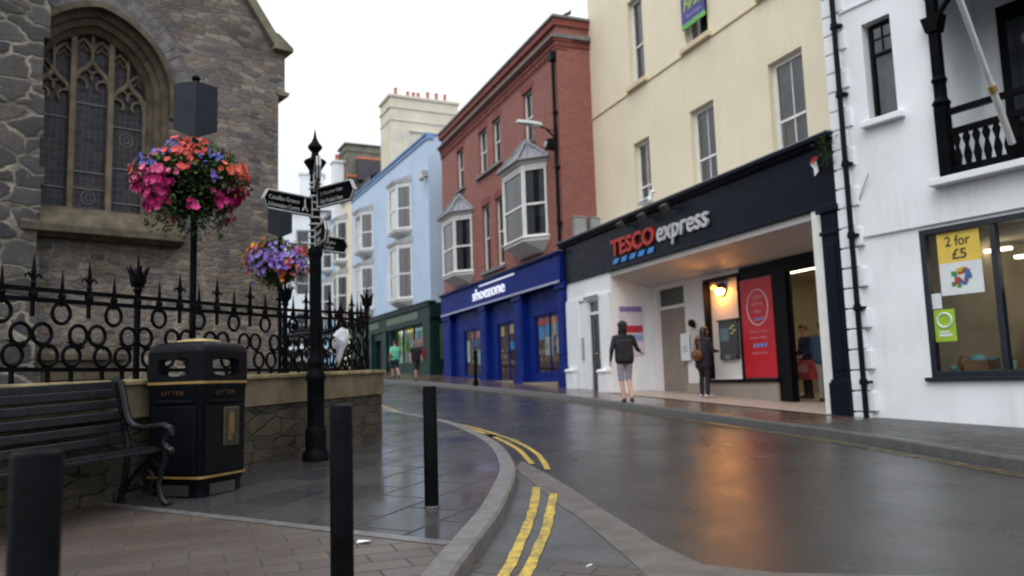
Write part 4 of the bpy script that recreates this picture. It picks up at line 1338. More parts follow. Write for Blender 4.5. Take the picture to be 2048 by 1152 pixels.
text(t, 'banner_text', 'open', .40, 1.72, -.002, .36, .13, PK, .002); text(t, 'banner_text', 'every', .38, 1.57, -.002, .40, .12, PK, .002); text(t, 'banner_text', 'day', .44, 1.43, -.002, .28, .12, PK, .002)
text(t, 'banner_text', '7am to 11pm', .25, .98, -.002, .62, .09, PK, .002); text(t, 'banner_text', 'seven days', .26, .85, -.002, .58, .09, PK, .002); text(t, 'banner_text', 'welcome', .3, .52, -.002, .52, .07, PK, .002)
mb = MB()
for x, z, s in ((.42, 1.28, 1), (.34, .68, 1.4)):
    for k in range(4):
        xx = x + k * .09 * s
        mb.prism_y([(xx, z), (xx + .06 * s, z), (xx + .09 * s, z + .06 * s), (xx + .03 * s, z + .06 * s)], -.004, 0)
mb.split('dash_logo', mat('banner_blue', (.10, .25, .60), .5, .05, 4, 0), t)
t = thing('bracket_sign', 'white notice board fixed on the lobby pier left of the woman', 'notice board', at_house(TO, TP, -6.5, 1.23, 1.45), TP)
mb = MB(); mb.box(-.28, .12, -.06, -.04, .08, .78); mb.build('board', WT if False else PWHT, t)
mb = MB(); mb.box(.16, .55, -.03, -.01, .1, .86); mb.build('panel', mat('notice_beige', (.52, .48, .42), .6, .1, 4, 0), t)
mb = MB(); mb.box(-.2, .0, -.064, -.06, .42, .45); mb.box(-.22, .05, -.064, -.06, .36, .38); mb.box(-.2, .02, -.064, -.06, .3, .32); mb.build('print_lines', mat('notice_grey_print', (.25, .27, .3), .6, .1, 4, 0), t)
mb = MB(); mb.ell((.3, -.08, 1.02), (.10, .09, .10)); mb.box(.26, .34, -.04, .02, .9, 1.0); mb.build('camera_dome', BLACK, t)
# poster on the lobby's side wall
t = thing('lobby_poster', 'white, purple and red poster on the side wall of the supermarket lobby', 'poster', at_house(TO, TP, -8.285, .22, 1.75), TP)
mb = MB(); mb.box(0, .01, 0, .75, 0, 1.35); mb.build('sheet', mat('poster_lilac_white', (.62, .60, .70), .5, .1, 5, 0), t)
for nm, c, z0_, z1_ in (('lilac_band', (.22, .17, .42), 1.2, 1.35), ('red_band', (.45, .03, .05), .62, .82), ('blue_band', (.25, .38, .62), .38, .56)):
    mb = MB(); mb.box(.01, .014, .03, .72, z0_, z1_); mb.build(nm, mat('poster_' + nm, c, .5, .1, 5, 0), t)
for i, (x, lab) in enumerate(((-7.1, 'black floodlight on the fascia above the T of the red lettering'), (-6.0, 'black floodlight on the fascia above the gap between the two words'), (-4.95, 'black floodlight on the fascia above the silver word'))):
    t = thing('floodlight', lab, 'floodlight', at_house(TO, TP, x, -.02, 5.12), TP, 'floodlights on the supermarket fascia')
    mb = MB(); mb.tube([(0, 0, 0), (0, -.18, .03)], .018, 6); mb.build('arm', BLACK, t)
    mb = MB(); mb.M = Matrix.Translation((0, -.24, .0)) @ Matrix.Rotation(R(35), 4, 'X'); mb.box(-.12, .12, -.06, .07, -.09, .09); mb.build('head', mat('floodlight_brown', (.05, .042, .035), .45, .1, 5, 0), t, bevel=.015)
    mb = MB(); mb.M = Matrix.Translation((0, -.24, .0)) @ Matrix.Rotation(R(35), 4, 'X'); mb.box(-.1, .1, .07, .074, -.07, .07); mb.build('glass', MATS['dark_reflective_glass'], t)
# gull on the cornice
t = thing('gull', 'white gull standing on the supermarket fascia ledge', 'bird', at_house(TO, TP, -6.38, .12, 5.41), TP + R(20))
mb = MB(); mb.M = Matrix.Scale(1.15, 4)
mb.caps((-.10, 0, .17), (.10, 0, .20), .07, .085); mb.caps((.12, 0, .22), (.17, 0, .33), .055, .045); mb.ell((.19, 0, .36), (.06, .05, .05)); mb.caps((-.12, 0, .17), (-.26, 0, .14), .05, .015)
for s_ in (-1, 1):
    mb.caps((0, s_ * .03, .12), (.01, s_ * .03, .01), .012, .01); mb.caps((.01, s_ * .03, .008), (.06, s_ * .03, .006), .008, .012)
body = mb.build('body', mat('gull_white', (.78, .78, .78), .7, .05, 6, .1), t, smooth='all')
for s_ in (-1, 1):
    mb = MB(); mb.M = Matrix.Scale(1.15, 4); mb.caps((.08, s_ * .075, .21), (-.2, s_ * .04, .17), .045, .012); mb.build('wing', mat('gull_grey', (.42, .44, .47), .7, .08, 6, .1), t, smooth='all')
mb = MB(); mb.M = Matrix.Scale(1.15, 4); mb.caps((.23, 0, .355), (.30, 0, .335), .016, .006); mb.build('beak', mat('beak_yellow', (.55, .35, .04), .5, .1, 6, 0), t)
# plant and pennant at the fascia's right hand end
LEAFM = [mat('leaf_%s' % k, c, .5, .25, 20, 0) for k, c in (('mid', (.055, .12, .028)), ('dark', (.025, .065, .02)), ('light', (.11, .19, .04)))]


def leaf(mb_, p, d, L, wd, mi):
    d = Vector(d).normalized()
    s = d.cross(Vector((0, 0, 1)))
    s = s.normalized() if s.length > .05 else Vector((1, 0, 0))
    up_ = s.cross(d)
    p = Vector(p)
    a, b_, c, e = p, p + d * L * .5 + s * wd / 2 + up_ * L * .08, p + d * L, p + d * L * .5 - s * wd / 2 + up_ * L * .08
    mb_.add([a, b_, c, e], [(0, 1, 2, 3)], mi)


t = thing('wall_plant', 'green weed sprouting at the right end of the supermarket fascia', 'plant', at_house(TO, TP, .18, -.1, 5.0), TP)
mb = MB(); r_ = random.Random(41)
for k in range(150):
    a = r_.uniform(0, 2 * pi)
    q = Vector((r_.gauss(0, .08), r_.gauss(-.06, .06), r_.uniform(-.25, .3)))
    leaf(mb, q, (cos(a), sin(a), r_.uniform(-.6, .9)), r_.uniform(.06, .14), r_.uniform(.03, .05), r_.randrange(3))
mb.build('foliage', LEAFM, t)
mb = MB(); mb.tube([(0, 0, -.2), (.02, -.04, 0), (0, -.06, .25)], .01, 5); mb.build('stem', LEAFM[1], t)
t = thing('torn_pennant', 'small torn red and white pennant hanging on the dark fascia', 'pennant', at_house(TO, TP, -.2, -.05, 4.75), TP)
mb = MB(); mb.add([(-.12, 0, .22), (.02, -.03, .30), (.13, -.01, .26), (.0, -.05, .17)], [(0, 1, 2, 3)]); mb.build('red_cloth', mat('pennant_red', (.5, .04, .03), .7, .1, 5, 0), t)
mb = MB(); mb.add([(-.1, -.01, .18), (.08, -.03, .2), (.1, -.01, .0), (.02, -.04, -.08), (0, -.03, .08)], [(0, 1, 2, 4), (4, 2, 3)]); mb.build('white_cloth', mat('pennant_white', (.7, .7, .7), .7, .1, 5, 0), t)
# estate board on the upper window
t = thing('estate_agent_board', 'lime green and purple to let board in front of the upper cream house window', 'sign board', at_house(TO, TP, -5.25, 1.12, 10.05), TP)
mb = MB(); mb.box(-.5, .5, -.03, 0, .62, 1.9); mb.build('lime_panel', mat('board_lime', (.42, .55, .05), .5, .08, 4, 0), t)
mb = MB(); mb.box(-.5, .5, -.032, .002, .12, .84); mb.build('purple_panel', mat('board_purple', (.045, .04, .22), .5, .1, 4, 0), t)
mb = MB(); mb.box(-.5, .5, -.033, .003, 0, .13); mb.build('green_strip', mat('board_green', (.12, .42, .08), .5, .1, 4, 0), t)
text(t, 'board_text', 'First', -.38, .45, -.034, .76, .32, MATS['board_lime'], .003, shear=.2, bold=.02); text(t, 'board_text', 'lettings', -.25, .2, -.034, .62, .14, mat('board_lilac', (.3, .28, .6), .5, .1, 4, 0), .003, bold=.01); text(t, 'board_text', 'TO LET', -.4, 1.0, -.032, .8, .2, MATS['board_purple'], .003, bold=.02)
for i, (x, wd, lab) in enumerate(((.2, .42, 'grey metal utility box on the brick return wall nearest the street'), (.78, .34, 'grey metal utility box on the brick return wall beside the cream wall'))):
    p = frame_pt(KO_, KP, .13, x + .1, 5.55)
    t = thing('utility_box', lab, 'utility box', p, KP + pi / 2, 'grey boxes on the brick return wall')
    mb = MB(); mb.box(0, wd, -.2, 0, 0, .62); mb.box(-.02, wd + .02, -.23, 0, .62, .66); mb.build('casing', mat('grey_box_paint', (.33, .34, .34), .5, .15, 3, .1, streak=.4), t, bevel=.01)
    mb = MB(); mb.box(.04, wd - .04, -.212, -.2, .05, .56); mb.build('lid', MATS['grey_box_paint'], t)
    mb = MB(); mb.tube([(wd / 2, -.05, 0), (wd / 2, -.05, -.5)], .015, 6); mb.build('cable', BLACK, t)
# street lamp on the brick building
t = thing('wall_street_lamp', 'grey street lamp on a curved bracket from the brick building corner', 'street lamp', frame_pt(KO_, KP, -.1, -.02, 9.1), KP)
mb = MB(); mb.tube([(0, 0, -.45), (0, -.12, -.2), (0, -.35, .0), (0, -.6, .06)], .03, 8); mb.tube([(0, 0, -.05), (0, -.3, -.02)], .02, 8); mb.box(-.06, .06, -.02, .03, -.6, .1); mb.build('bracket', BLACK, t)
mb = MB()
for z_, w_ in ((0, 0),):
    pts = [(-.13, 0), (-.16, .25), (-.15, .6), (-.08, .85), (.08, .85), (.15, .6), (.16, .25), (.13, 0)]
    vs_ = [(x, -.5 - y, .04 + y * .06) for x, y in pts] + [(x * .7, -.53 - y * .94, .17 + y * .03) for x, y in pts]
    nn = len(pts)
    mb.add(vs_, [tuple(range(nn)), tuple(range(2 * nn - 1, nn - 1, -1))] + [((i + 1) % nn, i, nn + i, nn + (i + 1) % nn) for i in range(nn)])
mb.build('lamp_head', mat('lamp_grey', (.52, .53, .53), .4, .08, 5, 0), t, bevel=.02)
mb = MB(); mb.M = Matrix.Translation((0, -.72, -.0)) @ Matrix.Scale(1, 4); mb.ell((0, 0, .04), (.11, .2, .07)); mb.build('lens', mat('lamp_lens', (.5, .5, .48), .2, .05, 5, 0), t, smooth='all')
t = thing('bracket_alarm', 'small dark junction box hanging under the brick building street lamp', 'junction box', frame_pt(KO_, KP, -.1, -.04, 8.45), KP)
mb = MB(); mb.box(-.14, .14, -.34, 0, -.02, .3); mb.build('casing', BLACK, t, bevel=.02)
mb = MB(); mb.M = Matrix.Translation((0, -.35, .14)) @ Matrix.Rotation(pi / 2, 4, 'X'); mb.lathe([(.1, 0), (.09, .03)], 14); mb.build('cover', MATS['grey_plastic'], t)
t = thing('pigeon', 'dark pigeon perched on the brick parapet', 'bird', frame_pt(KO_, KP, .15, .45, 12.83), KP + R(60))
mb = MB(); mb.caps((-.07, 0, .1), (.06, 0, .13), .05, .06); mb.caps((.07, 0, .15), (.1, 0, .22), .035, .03); mb.caps((-.08, 0, .1), (-.2, 0, .07), .035, .015); mb.caps((0, .02, .08), (0, .02, .0), .008, .008); mb.caps((0, -.02, .08), (0, -.02, .0), .008, .008)
mb.build('body', mat('pigeon_grey', (.06, .06, .068), .7, .3, 12, 0), t, smooth='all')
mb = MB(); mb.caps((.125, 0, .22), (.155, 0, .212), .009, .003); mb.build('beak', BLACK, t)

# ------------------------------------------------------------------ church
C = thing('church', 'old rubble stone church gable with a large traceried pointed window', 'church', (*CO_, 0), CP)


def arch(cx, wdt, zb, zs, za, k=14):
    h_ = za - zs
    c_ = (h_ * h_ - wdt * wdt) / (2 * wdt)
    rad = c_ + wdt
    a1 = atan2(h_, c_) if abs(c_) > 1e-6 else pi / 2
    left = [(-rad * cos(a1 * i / k) + c_, zs + rad * sin(a1 * i / k)) for i in range(k + 1)]
    pts = [(-wdt, zb)] + left + [(-x, z) for x, z in reversed(left[:-1])] + [(wdt, zb)]
    return [(cx + x, z) for x, z in pts]


CX = .885
outer = arch(CX, 1.30, 4.5, 7.0, 8.56)
mid_ = arch(CX, 1.20, 4.5, 7.0, 8.46)
in1 = arch(CX, 1.09, 4.5, 7.0, 8.33)
in2 = arch(CX, .99, 4.5, 7.0, 8.22)
# wall sheet with the arched opening
bm = bmesh.new()
prof = [(-2.9, -.5), (4.51, -.5), (4.51, 7.6), (4.66, 7.68), (4.66, 8.6), (4.42, 8.62), (CX, 13.6), (-2.65, 8.6), (-2.9, 8.6)]
ed = []
for loop in (prof, outer):
    vv = [bm.verts.new((x, 0, z)) for x, z in loop]
    ed += [bm.edges.new((vv[i], vv[(i + 1) % len(vv)])) for i in range(len(vv))]
bmesh.ops.triangle_fill(bm, use_beauty=True, use_dissolve=False, edges=ed, normal=(0, -1, 0))
mb = MB()
vid = {q: i for i, q in enumerate(bm.verts)}
mb.add([q.co for q in bm.verts], [[vid[q] for q in f.verts] for f in bm.faces])
bm.free()
mb.quad((4.51, 0, -.5), (4.51, 14, -.5), (4.51, 14, 7.6), (4.51, 0, 7.6)); mb.quad((4.66, 0, 7.68), (4.66, 14, 7.68), (4.66, 14, 8.6), (4.66, 0, 8.6)); mb.quad((4.51, 0, 7.6), (4.51, 14, 7.6), (4.66, 14, 7.68), (4.66, 0, 7.68))
mb.quad((-2.9, 14, -.5), (-2.9, 0, -.5), (-2.9, 0, 8.6), (-2.9, 14, 8.6))
mb.build('wall', CHURCH, C)
mb = MB()
# big-stoned buttress with a ragged quoin edge
r_ = random.Random(12)
z = -.5
pts = []
while z < 9.2:
    st = r_.uniform(.3, .55)
    e = r_.choice((-.06, -.02, .0, .03)) - .02
    pts += [(e, z), (e, z + st)]
    z += st
poly = [(-1.6, -.5)] + pts + [(-1.6, z)]
mb.prism_y(poly, -.34, .0)
mb.build('buttress', BUTT, C, bevel=.03)
# window surround: stepped mouldings
mb = MB()


def ring(a, b_, ya, yb):
    for i in range(len(a) - 1):
        mb.quad((a[i][0], ya, a[i][1]), (a[i + 1][0], ya, a[i + 1][1]), (b_[i + 1][0], yb, b_[i + 1][1]), (b_[i][0], yb, b_[i][1]))


hood0, hood1 = arch(CX, 1.43, 6.6, 7.0, 8.70), arch(CX, 1.31, 6.6, 7.0, 8.57)
ring(hood0, hood0, .0, -.10); ring(hood0, hood1, -.10, -.13); ring(hood1, outer[:1] + hood1[1:-1] + outer[-1:], -.13, -.13) if False else None
ring(hood1, hood1, -.13, .0)
ring(outer, outer, -.012, .04); ring(outer, mid_, .04, .10); ring(mid_, mid_, .10, .17); ring(mid_, in1, .17, .22); ring(in1, in1, .22, .30); ring(in1, in2, .30, .40); ring(in2, in2, .40, .62)
mb.build('window_surround', STONEC, C)
mb = MB()
r_ = random.Random(77)
va = arch(CX, 1.45, 7.0, 7.0, 8.73, 24)[1:-1]
vb = arch(CX, 1.80, 7.0, 7.0, 9.10, 24)[1:-1]
for i in range(len(va) - 1):
    k0, k1 = r_.uniform(-.02, .02), r_.uniform(-.03, .08)
    for h0, h1 in ((.03, .47), (.53, .97)):
        q = []
        for (p, e) in ((va, h0), (va, h1), (vb, h1), (vb, h0)):
            x = p[i][0] + (p[i + 1][0] - p[i][0]) * e; z = p[i][1] + (p[i + 1][1] - p[i][1]) * e
            q.append((x, z))
        mb.prism_y(q, -r_.uniform(.006, .03), .0)
mb.build('relieving_arch', mat('grey_slate_voussoir', (.15, .14, .14), .85, .5, 5, .8, 20, streak=.5), C)
mb = MB()
mb.prism_x([(-.40, 4.06), (-.40, 4.2), (-.34, 4.26), (.02, 4.62), (.6, 4.62), (.6, 4.0), (-.2, 4.0), (-.3, 4.06)], -.34, 2.45)
mb.build('sill', STONEC, C, bevel=.02)


def archz(x):
    q = [p for p in in2]
    for (x0, z0), (x1, z1) in zip(q, q[1:]):
        if x0 <= x <= x1 and x1 > x0:
            return z0 + (z1 - z0) * (x - x0) / (x1 - x0)
    return 8.2


tr = MB()
yT = .50


def bar(pts, r=.05):
    tr.tube([(x, yT, z) for x, z in pts], r, 6)


XL = [-.105, .55, 1.22, 1.875]
for x in XL[1:3]:
    tr.box(x - .05, x + .05, yT - .08, yT + .08, 4.6, archz(x))
for x in (XL[0], XL[3]):
    tr.box(x - .04, x + .04, yT - .06, yT + .08, 4.6, 7.05)
HEAD = [(XL[0], XL[1], 6.78, 7.36), (XL[1], XL[2], 7.08, 7.68), (XL[2], XL[3], 6.78, 7.36)]
for a, e, zs_, za_ in HEAD:
    c_ = (a + e) / 2
    w_ = (e - a) / 2
    og = [(a, zs_), (a + w_ * .10, zs_ + .2), (a + w_ * .35, zs_ + .36), (a + w_ * .7, zs_ + .45), (c_, za_)]
    bar(og, .052); bar([(2 * c_ - x, z) for x, z in og], .052)
    # cusped inner foils
    for k, (fx, fz, fr) in enumerate(((-.62, .10, .13), (-.32, .29, .12), (.32, .29, .12), (.62, .10, .13))):
        cxx, czz = c_ + fx * w_, zs_ + fz
        bar([(cxx + fr * cos(t), czz + fr * sin(t)) for t in [R(-40) + R(260) * i / 8 if fx > 0 else R(-40) + R(260) * i / 8 for i in range(9)]], .026)
    # super mullion over each light and small upper heads
    top = archz(c_)
    bar([(c_, za_), (c_, top)], .035)
    for x0, x1 in ((a, c_), (c_, e)):
        m_ = (x0 + x1) / 2
        tz = min(archz(max(x0 + .03, min(x1 - .03, m_))) - .02, archz(m_) - .04)
        hz = tz - .28
        if hz > zs_ + .3:
            bar([(x0, hz), (x0 + .05, hz + .14), (m_, tz - .02), (x1 - .05, hz + .14), (x1, hz)], .034)
            bar([(x0 + .06, hz + .02), (m_ - .03, hz + .08), (m_, tz - .1), (m_ + .03, hz + .08), (x1 - .06, hz + .02)], .014)
tr.build('tracery', TRAC, C, smooth=True)
mt, n, b = newmat('leaded_glass')
v, vec = wallvec(n)
t_ = node(n, 'ShaderNodeTexBrick')
t_.offset = 0
t_.inputs['Color1'].default_value, t_.inputs['Color2'].default_value, t_.inputs['Mortar'].default_value = (.026, .028, .033, 1), (.042, .044, .052, 1), (.075, .076, .08, 1)
t_.inputs['Scale'].default_value, t_.inputs['Brick Width'].default_value, t_.inputs['Row Height'].default_value, t_.inputs['Mortar Size'].default_value = 1, .11, .14, .005
n.links.new(vec, t_.inputs['Vector'])
tint = ramp(n, noise(n, vec, 3.5, 4, .6), [(.35, (.6, .62, .8)), (.5, (1, 1, 1)), (.68, (1.5, .85, .8))])
n.links.new(mixc(n, .7, t_.outputs['Color'], tint, 'MULTIPLY'), b.inputs['Base Color'])
b.inputs['Roughness'].default_value = .4
b.inputs['Specular IOR Level'].default_value = .18
bump(n, b, noise(n, vec, 12, 3), .5, .02)
mb = MB()
mb.add([(x, .56, z) for x, z in arch(CX, .985, 4.6, 7.0, 8.21)], [tuple(range(len(in2)))])
mb.build('leaded_glass', mt, C)
mb = MB()
for (a, e), zz in (((XL[0], XL[1]), (5.1, 6.48)), ((XL[1], XL[2]), (5.12, 5.45, 6.82)), ((XL[2], XL[3]), (4.9, 5.6, 6.45))):
    for z in zz:
        mb.box(a + .03, e - .03, .535, .55, z - .012, z + .012)
for c_, z in ((1.55, 6.2), (.885, 4.95)):
    mb.M = Matrix.Translation((c_, .55, z)) @ Matrix.Rotation(pi / 2, 4, 'X')
    mb.tube([(.12 * cos(t), .14 * sin(t), 0) for t in [2 * pi * i / 20 for i in range(20)]], .01, 6, closed=True)
    mb.tube([(.05 * cos(t), .06 * sin(t), 0) for t in [2 * pi * i / 14 for i in range(14)]], .008, 6, closed=True)
    mb.M = None
mb.split('glazing_bar', mat('glazing_bar_lead', (.13, .13, .135), .5, .2, 5, 0), C)
mb = MB()
d0 = Vector((CX - 4.42, 0, 13.6 - 8.62)).normalized()
for sg in (1, -1):
    x0 = CX + sg * 3.535
    P0, P1 = (x0, 8.62), (CX, 13.6)
    nx, nz = (.815, .578)
    nx *= sg
    mb.prism_y([(P0[0], P0[1]), (P0[0] + nx * .2, P0[1] + nz * .2), (P1[0], P1[1] + .35), (P1[0], P1[1])][::sg], -.14, .4)
mb.prism_y([(4.36, 8.62), (4.80, 8.62), (4.80, 8.72), (4.46, 8.98), (4.36, 9.0)], -.16, .5)
mb.prism_y([(4.5, 7.60), (4.72, 7.60), (4.76, 7.70), (4.5, 7.74)], -.06, .5)
mb.build('gable_coping', mat('mossy_coping', (.16, .15, .10), .85, .35, 4, .4, streak=.5), C, bevel=.015)
mb = MB()
mb.quad((CX, .3, 13.5), (4.75, .3, 8.55), (4.75, 14, 8.55), (CX, 14, 13.5)); mb.quad((CX, 14, 13.5), (-3, 14, 8.55), (-3, .3, 8.55), (CX, .3, 13.5))
mb.build('roof', SLATE, C)
mb = MB(); mb.box(.05, 1.5, -.12, .02, 1.78, 1.9); mb.box(.12, 1.42, -.03, .02, 1.42, 1.78); mb.build('stone_ledge', STONEC, C, bevel=.015)

# ------------------------------------------------------------------ churchyard wall and railing
HD = R(20)


def wall_path(off, L=2.64, rad=1.22, t0=-5.0, end=-25, tail=12.0):
    """plan line parallel to the wall's face, off metres inside it"""
    d = Vector((sin(HD), cos(HD)))
    lf = Vector((-cos(HD), sin(HD)))
    base = Vector((-2.93, 8.65)) + lf * off
    c_ = Vector((-2.93, 8.65)) + d * L + lf * rad
    rr = rad - off
    def at(t):
        if t <= L:
            return base + d * t, HD
        a = (t - L) / rad
        a1 = HD - R(end)
        if a <= a1:
            h_ = HD - a
            return c_ + rr * Vector((cos(h_), -sin(h_))), h_
        h_ = R(end)
        s = (a - a1) * rad
        return c_ + rr * Vector((cos(h_), -sin(h_))) + Vector((sin(h_), cos(h_))) * s, h_
    return at


TS = [-5 + .5 * i for i in range(15)] + [2.2, 2.64] + [2.64 + .13 * i for i in range(1, 8)] + [3.6 + .5 * i for i in range(0, 20)]


def ztop(t):
    p, _ = wall_path(0)(t)
    if t < 2.64:
        return 1.21 + (t + 2.8) / 5.44 * .12
    return max(1.33, G(p.x, p.y) + .78)


t = W_ = thing('boundary_wall', 'low curved churchyard wall of dark stone blocks with pale coping', 'wall', (0, 0, 0))
def wallband(o0, o1, zb, zt, name, mt, sm=False):
    mb_ = MB()
    f0, f1 = wall_path(o0), wall_path(o1)
    R0 = []
    for q in TS:
        a, _ = f0(q); c_, _ = f1(q)
        R0.append([(a.x, a.y, zb(q)), (a.x, a.y, zt(q)), (c_.x, c_.y, zt(q)), (c_.x, c_.y, zb(q))])
    for A, B_ in zip(R0, R0[1:]):
        mb_.add(A + B_, [(0, 4, 5, 1), (1, 5, 6, 2), (2, 6, 7, 3)])
    return mb_.build(name, mt, t, bevel=0)
wallband(.0, .45, lambda q: -.3, ztop, 'masonry', ROCK)
wallband(-.03, .47, lambda q: ztop(q) - .30, lambda q: ztop(q) - .005, 'course', mat('sandstone_course', (.15, .118, .07), .85, .35, 3, .6, 20, streak=.6))
mbc = wallband(-.07, .50, lambda q: ztop(q) - .002, lambda q: ztop(q) + .045, 'coping', COPE)
bv = mbc.modifiers.new('edges', 'BEVEL'); bv.width, bv.segments, bv.limit_method, bv.angle_limit = .02, 2, 'ANGLE', R(50)

f_ = thing('iron_railing', 'black wrought iron railing of rings and spear finials on the churchyard wall', 'railing', (0, 0, 0))
rp = wall_path(.19)


def rz_top(q):
    return 2.03 + max(0, q + 2.66) * .022 + max(0, q - .94) * .02 if q < 3.4 else max(2.2, rz_bot(q) + .8)


def rz_bot(q):
    return 1.375 if q < 2.64 else ztop(q) + .06


TF = [-4.6 + .2 * i for i in range(36)] + [2.64 + .1 * i for i in range(0, 10)] + [3.6 + .4 * i for i in range(0, 25)]
for dz, hh in (('t', .014), ('m', .014), ('b', .014)):
    pts = []
    for q in TF:
        p, _ = rp(q)
        z = rz_top(q) if dz == 't' else rz_top(q) - .085 if dz == 'm' else rz_bot(q)
        pts.append((p.x, p.y, z))
    mb = MB(); mb.tube(pts, .026, 4, sq=True); mb.build('rail', IRON, f_)


def put(me, name, q, z, sc=1.0):
    p, h_ = rp(q)
    o = bpy.data.objects.new(name, me)
    COL.objects.link(o)
    o.parent = f_
    o.location = (p.x, p.y, z)
    o.rotation_euler = (0, 0, pi / 2 - h_)
    o.scale = (1, 1, sc)
    return o


def mesh_of(mb_, name, mt, smooth=False):
    o = mb_.build(name, mt, None, smooth)
    me = o.data
    bpy.data.objects.remove(o)
    return me


mb = MB(); mb.tube([(.087 * cos(a), 0, .087 * sin(a)) for a in [2 * pi * i / 22 for i in range(22)]], .017, 6, closed=True); RINGM = mesh_of(mb, 'ring', IRON, 'all')
mb = MB(); mb.box(-.011, .011, -.011, .011, -.13, .06); mb.tube([(0, 0, .0), (0, 0, .03), (0, 0, .19)], [.012, .018, .002], 6); mb.ell((0, 0, -.045), (.034, .034, .03), 10, 6)
SPEAR = mesh_of(mb, 'spear', IRON)
mb = MB(); mb.box(-.013, .013, -.013, .013, -.22, .12); mb.tube([(0, 0, .10), (0, 0, .15), (0, 0, .30)], [.014, .022, .002], 6)
for s_ in (-1, 1):
    mb.tube([(0, 0, .09), (s_ * .045, 0, .135), (s_ * .075, 0, .12), (s_ * .07, 0, .095)], [.012, .011, .009, .006], 6)
mb.ell((0, 0, -.04), (.04, .036, .045), 10, 6); mb.ell((0, 0, .05), (.025, .025, .03), 10, 6)
TALL = mesh_of(mb, 'tall_spear', IRON)
mb = MB(); mb.box(-.02, .02, -.02, .02, -.9, .10)
for k in range(6):
    a = 2 * pi * k / 6
    mb.tube([(0, 0, .08), (.045 * cos(a), .045 * sin(a), .15), (.06 * cos(a), .06 * sin(a), .22), (.105 * cos(a), .105 * sin(a), .30)], [.02, .03, .022, .004], 6)
mb.tube([(0, 0, .1), (0, 0, .2), (0, 0, .42)], [.03, .025, .003], 8); mb.lathe([(.035, 0), (.045, .02), (.035, .05)], 10, (0, 0, .05))
POST = mesh_of(mb, 'railing_post', IRON)
mb = MB(); mb.box(-.014, .014, -.014, .014, -.14, .02); BARM = mesh_of(mb, 'foot_bar', IRON)
mb = MB(); mb.tube([(-.09, 0, .035), (-.03, 0, .012), (0, 0, 0), (.05, 0, -.02), (.10, 0, -.005)], [.005, .013, .016, .013, .004], 6); mb.tube([(-.06, 0, -.02), (0, 0, 0), (.06, 0, .03)], [.005, .012, .005], 6); LEAFS = mesh_of(mb, 'scroll_leaf', IRON)
q0 = -2.15 - 4 * .545
nr = 0
for k in range(-1, 30):
    q = -2.15 + (k - 3) * .545
    if q < -4.4 or q > 13.0:
        continue
    up_z = rz_top(q) - .085 - .105
    put(RINGM, 'ring', q, up_z)
    low = rz_bot(q) + .115
    mid__ = (up_z + low) / 2 + .0
    for s_ in (-1, 1):
        put(RINGM, 'ring', q + s_ * .175, mid__)
        put(RINGM, 'ring', q + s_ * .112, low)
        put(BARM, 'foot_bar', q + s_ * .112, rz_bot(q))
        put(LEAFS, 'scroll_leaf', q + s_ * .15, (mid__ + low) / 2)
    put(SPEAR, 'spear', q, rz_top(q))
    put(TALL, 'tall_spear', q + .2725, rz_top(q))
for q in (-3.62, -1.33, .96, 3.1, 5.4, 7.7, 10.0, 12.3):
    put(POST, 'railing_post', q, rz_top(q))
t = thing('white_carrier_bag', 'crumpled white printed carrier bag caught on the iron railing behind the signpost', 'bag', (-2.38, 10.72, 1.68), R(0))
bm = bmesh.new()
outl = [(-.075, .13), (-.01, .22), (.06, .27), (.125, .24), (.15, .16), (.13, .06), (.075, -.03), (.045, -.13), (.01, -.25), (-.02, -.14), (-.055, -.07), (-.15, -.03)]
r_ = random.Random(4)
mb = MB()
ctr = (.02, .05)
rings_ = []
for kk in (1.0, .7, .4, .12):
    rings_.append([(ctr[0] + (x - ctr[0]) * kk, -.05 - (1 - kk) * .06 + r_.uniform(-.035, .035), ctr[1] + (z - ctr[1]) * kk) for x, z in outl])
vv = sum(rings_, []) + [(x, .03, z) for x, z in outl]
nn = len(outl)
fs = [(k * nn + i, k * nn + (i + 1) % nn, (k + 1) * nn + (i + 1) % nn, (k + 1) * nn + i) for k in range(3) for i in range(nn)] + [tuple(3 * nn + i for i in range(nn))] + [((i + 1) % nn, i, 4 * nn + i, 4 * nn + (i + 1) % nn) for i in range(nn)] + [tuple(4 * nn + i for i in reversed(range(nn)))]
bm.free()
mb.add(vv, fs); mb.build('plastic', mat('white_plastic_bag', (.72, .73, .78), .45, .05, 6, .3, 14), t, smooth='all')
mb = MB(); mb.add([(.02, -.16, .12), (.10, -.13, .08), (.09, -.15, .0), (.03, -.165, .02)], [(0, 1, 2, 3)]); mb.build('grey_print', mat('bag_print', (.25, .3, .35), .5, .2, 12, 0), t)

# ------------------------------------------------------------------ bench
BD = Vector((sin(HD), cos(HD), 0))
bo = Vector((-2.98, 6.78, 0))
bz = G(bo.x, bo.y)
bo.z = bz
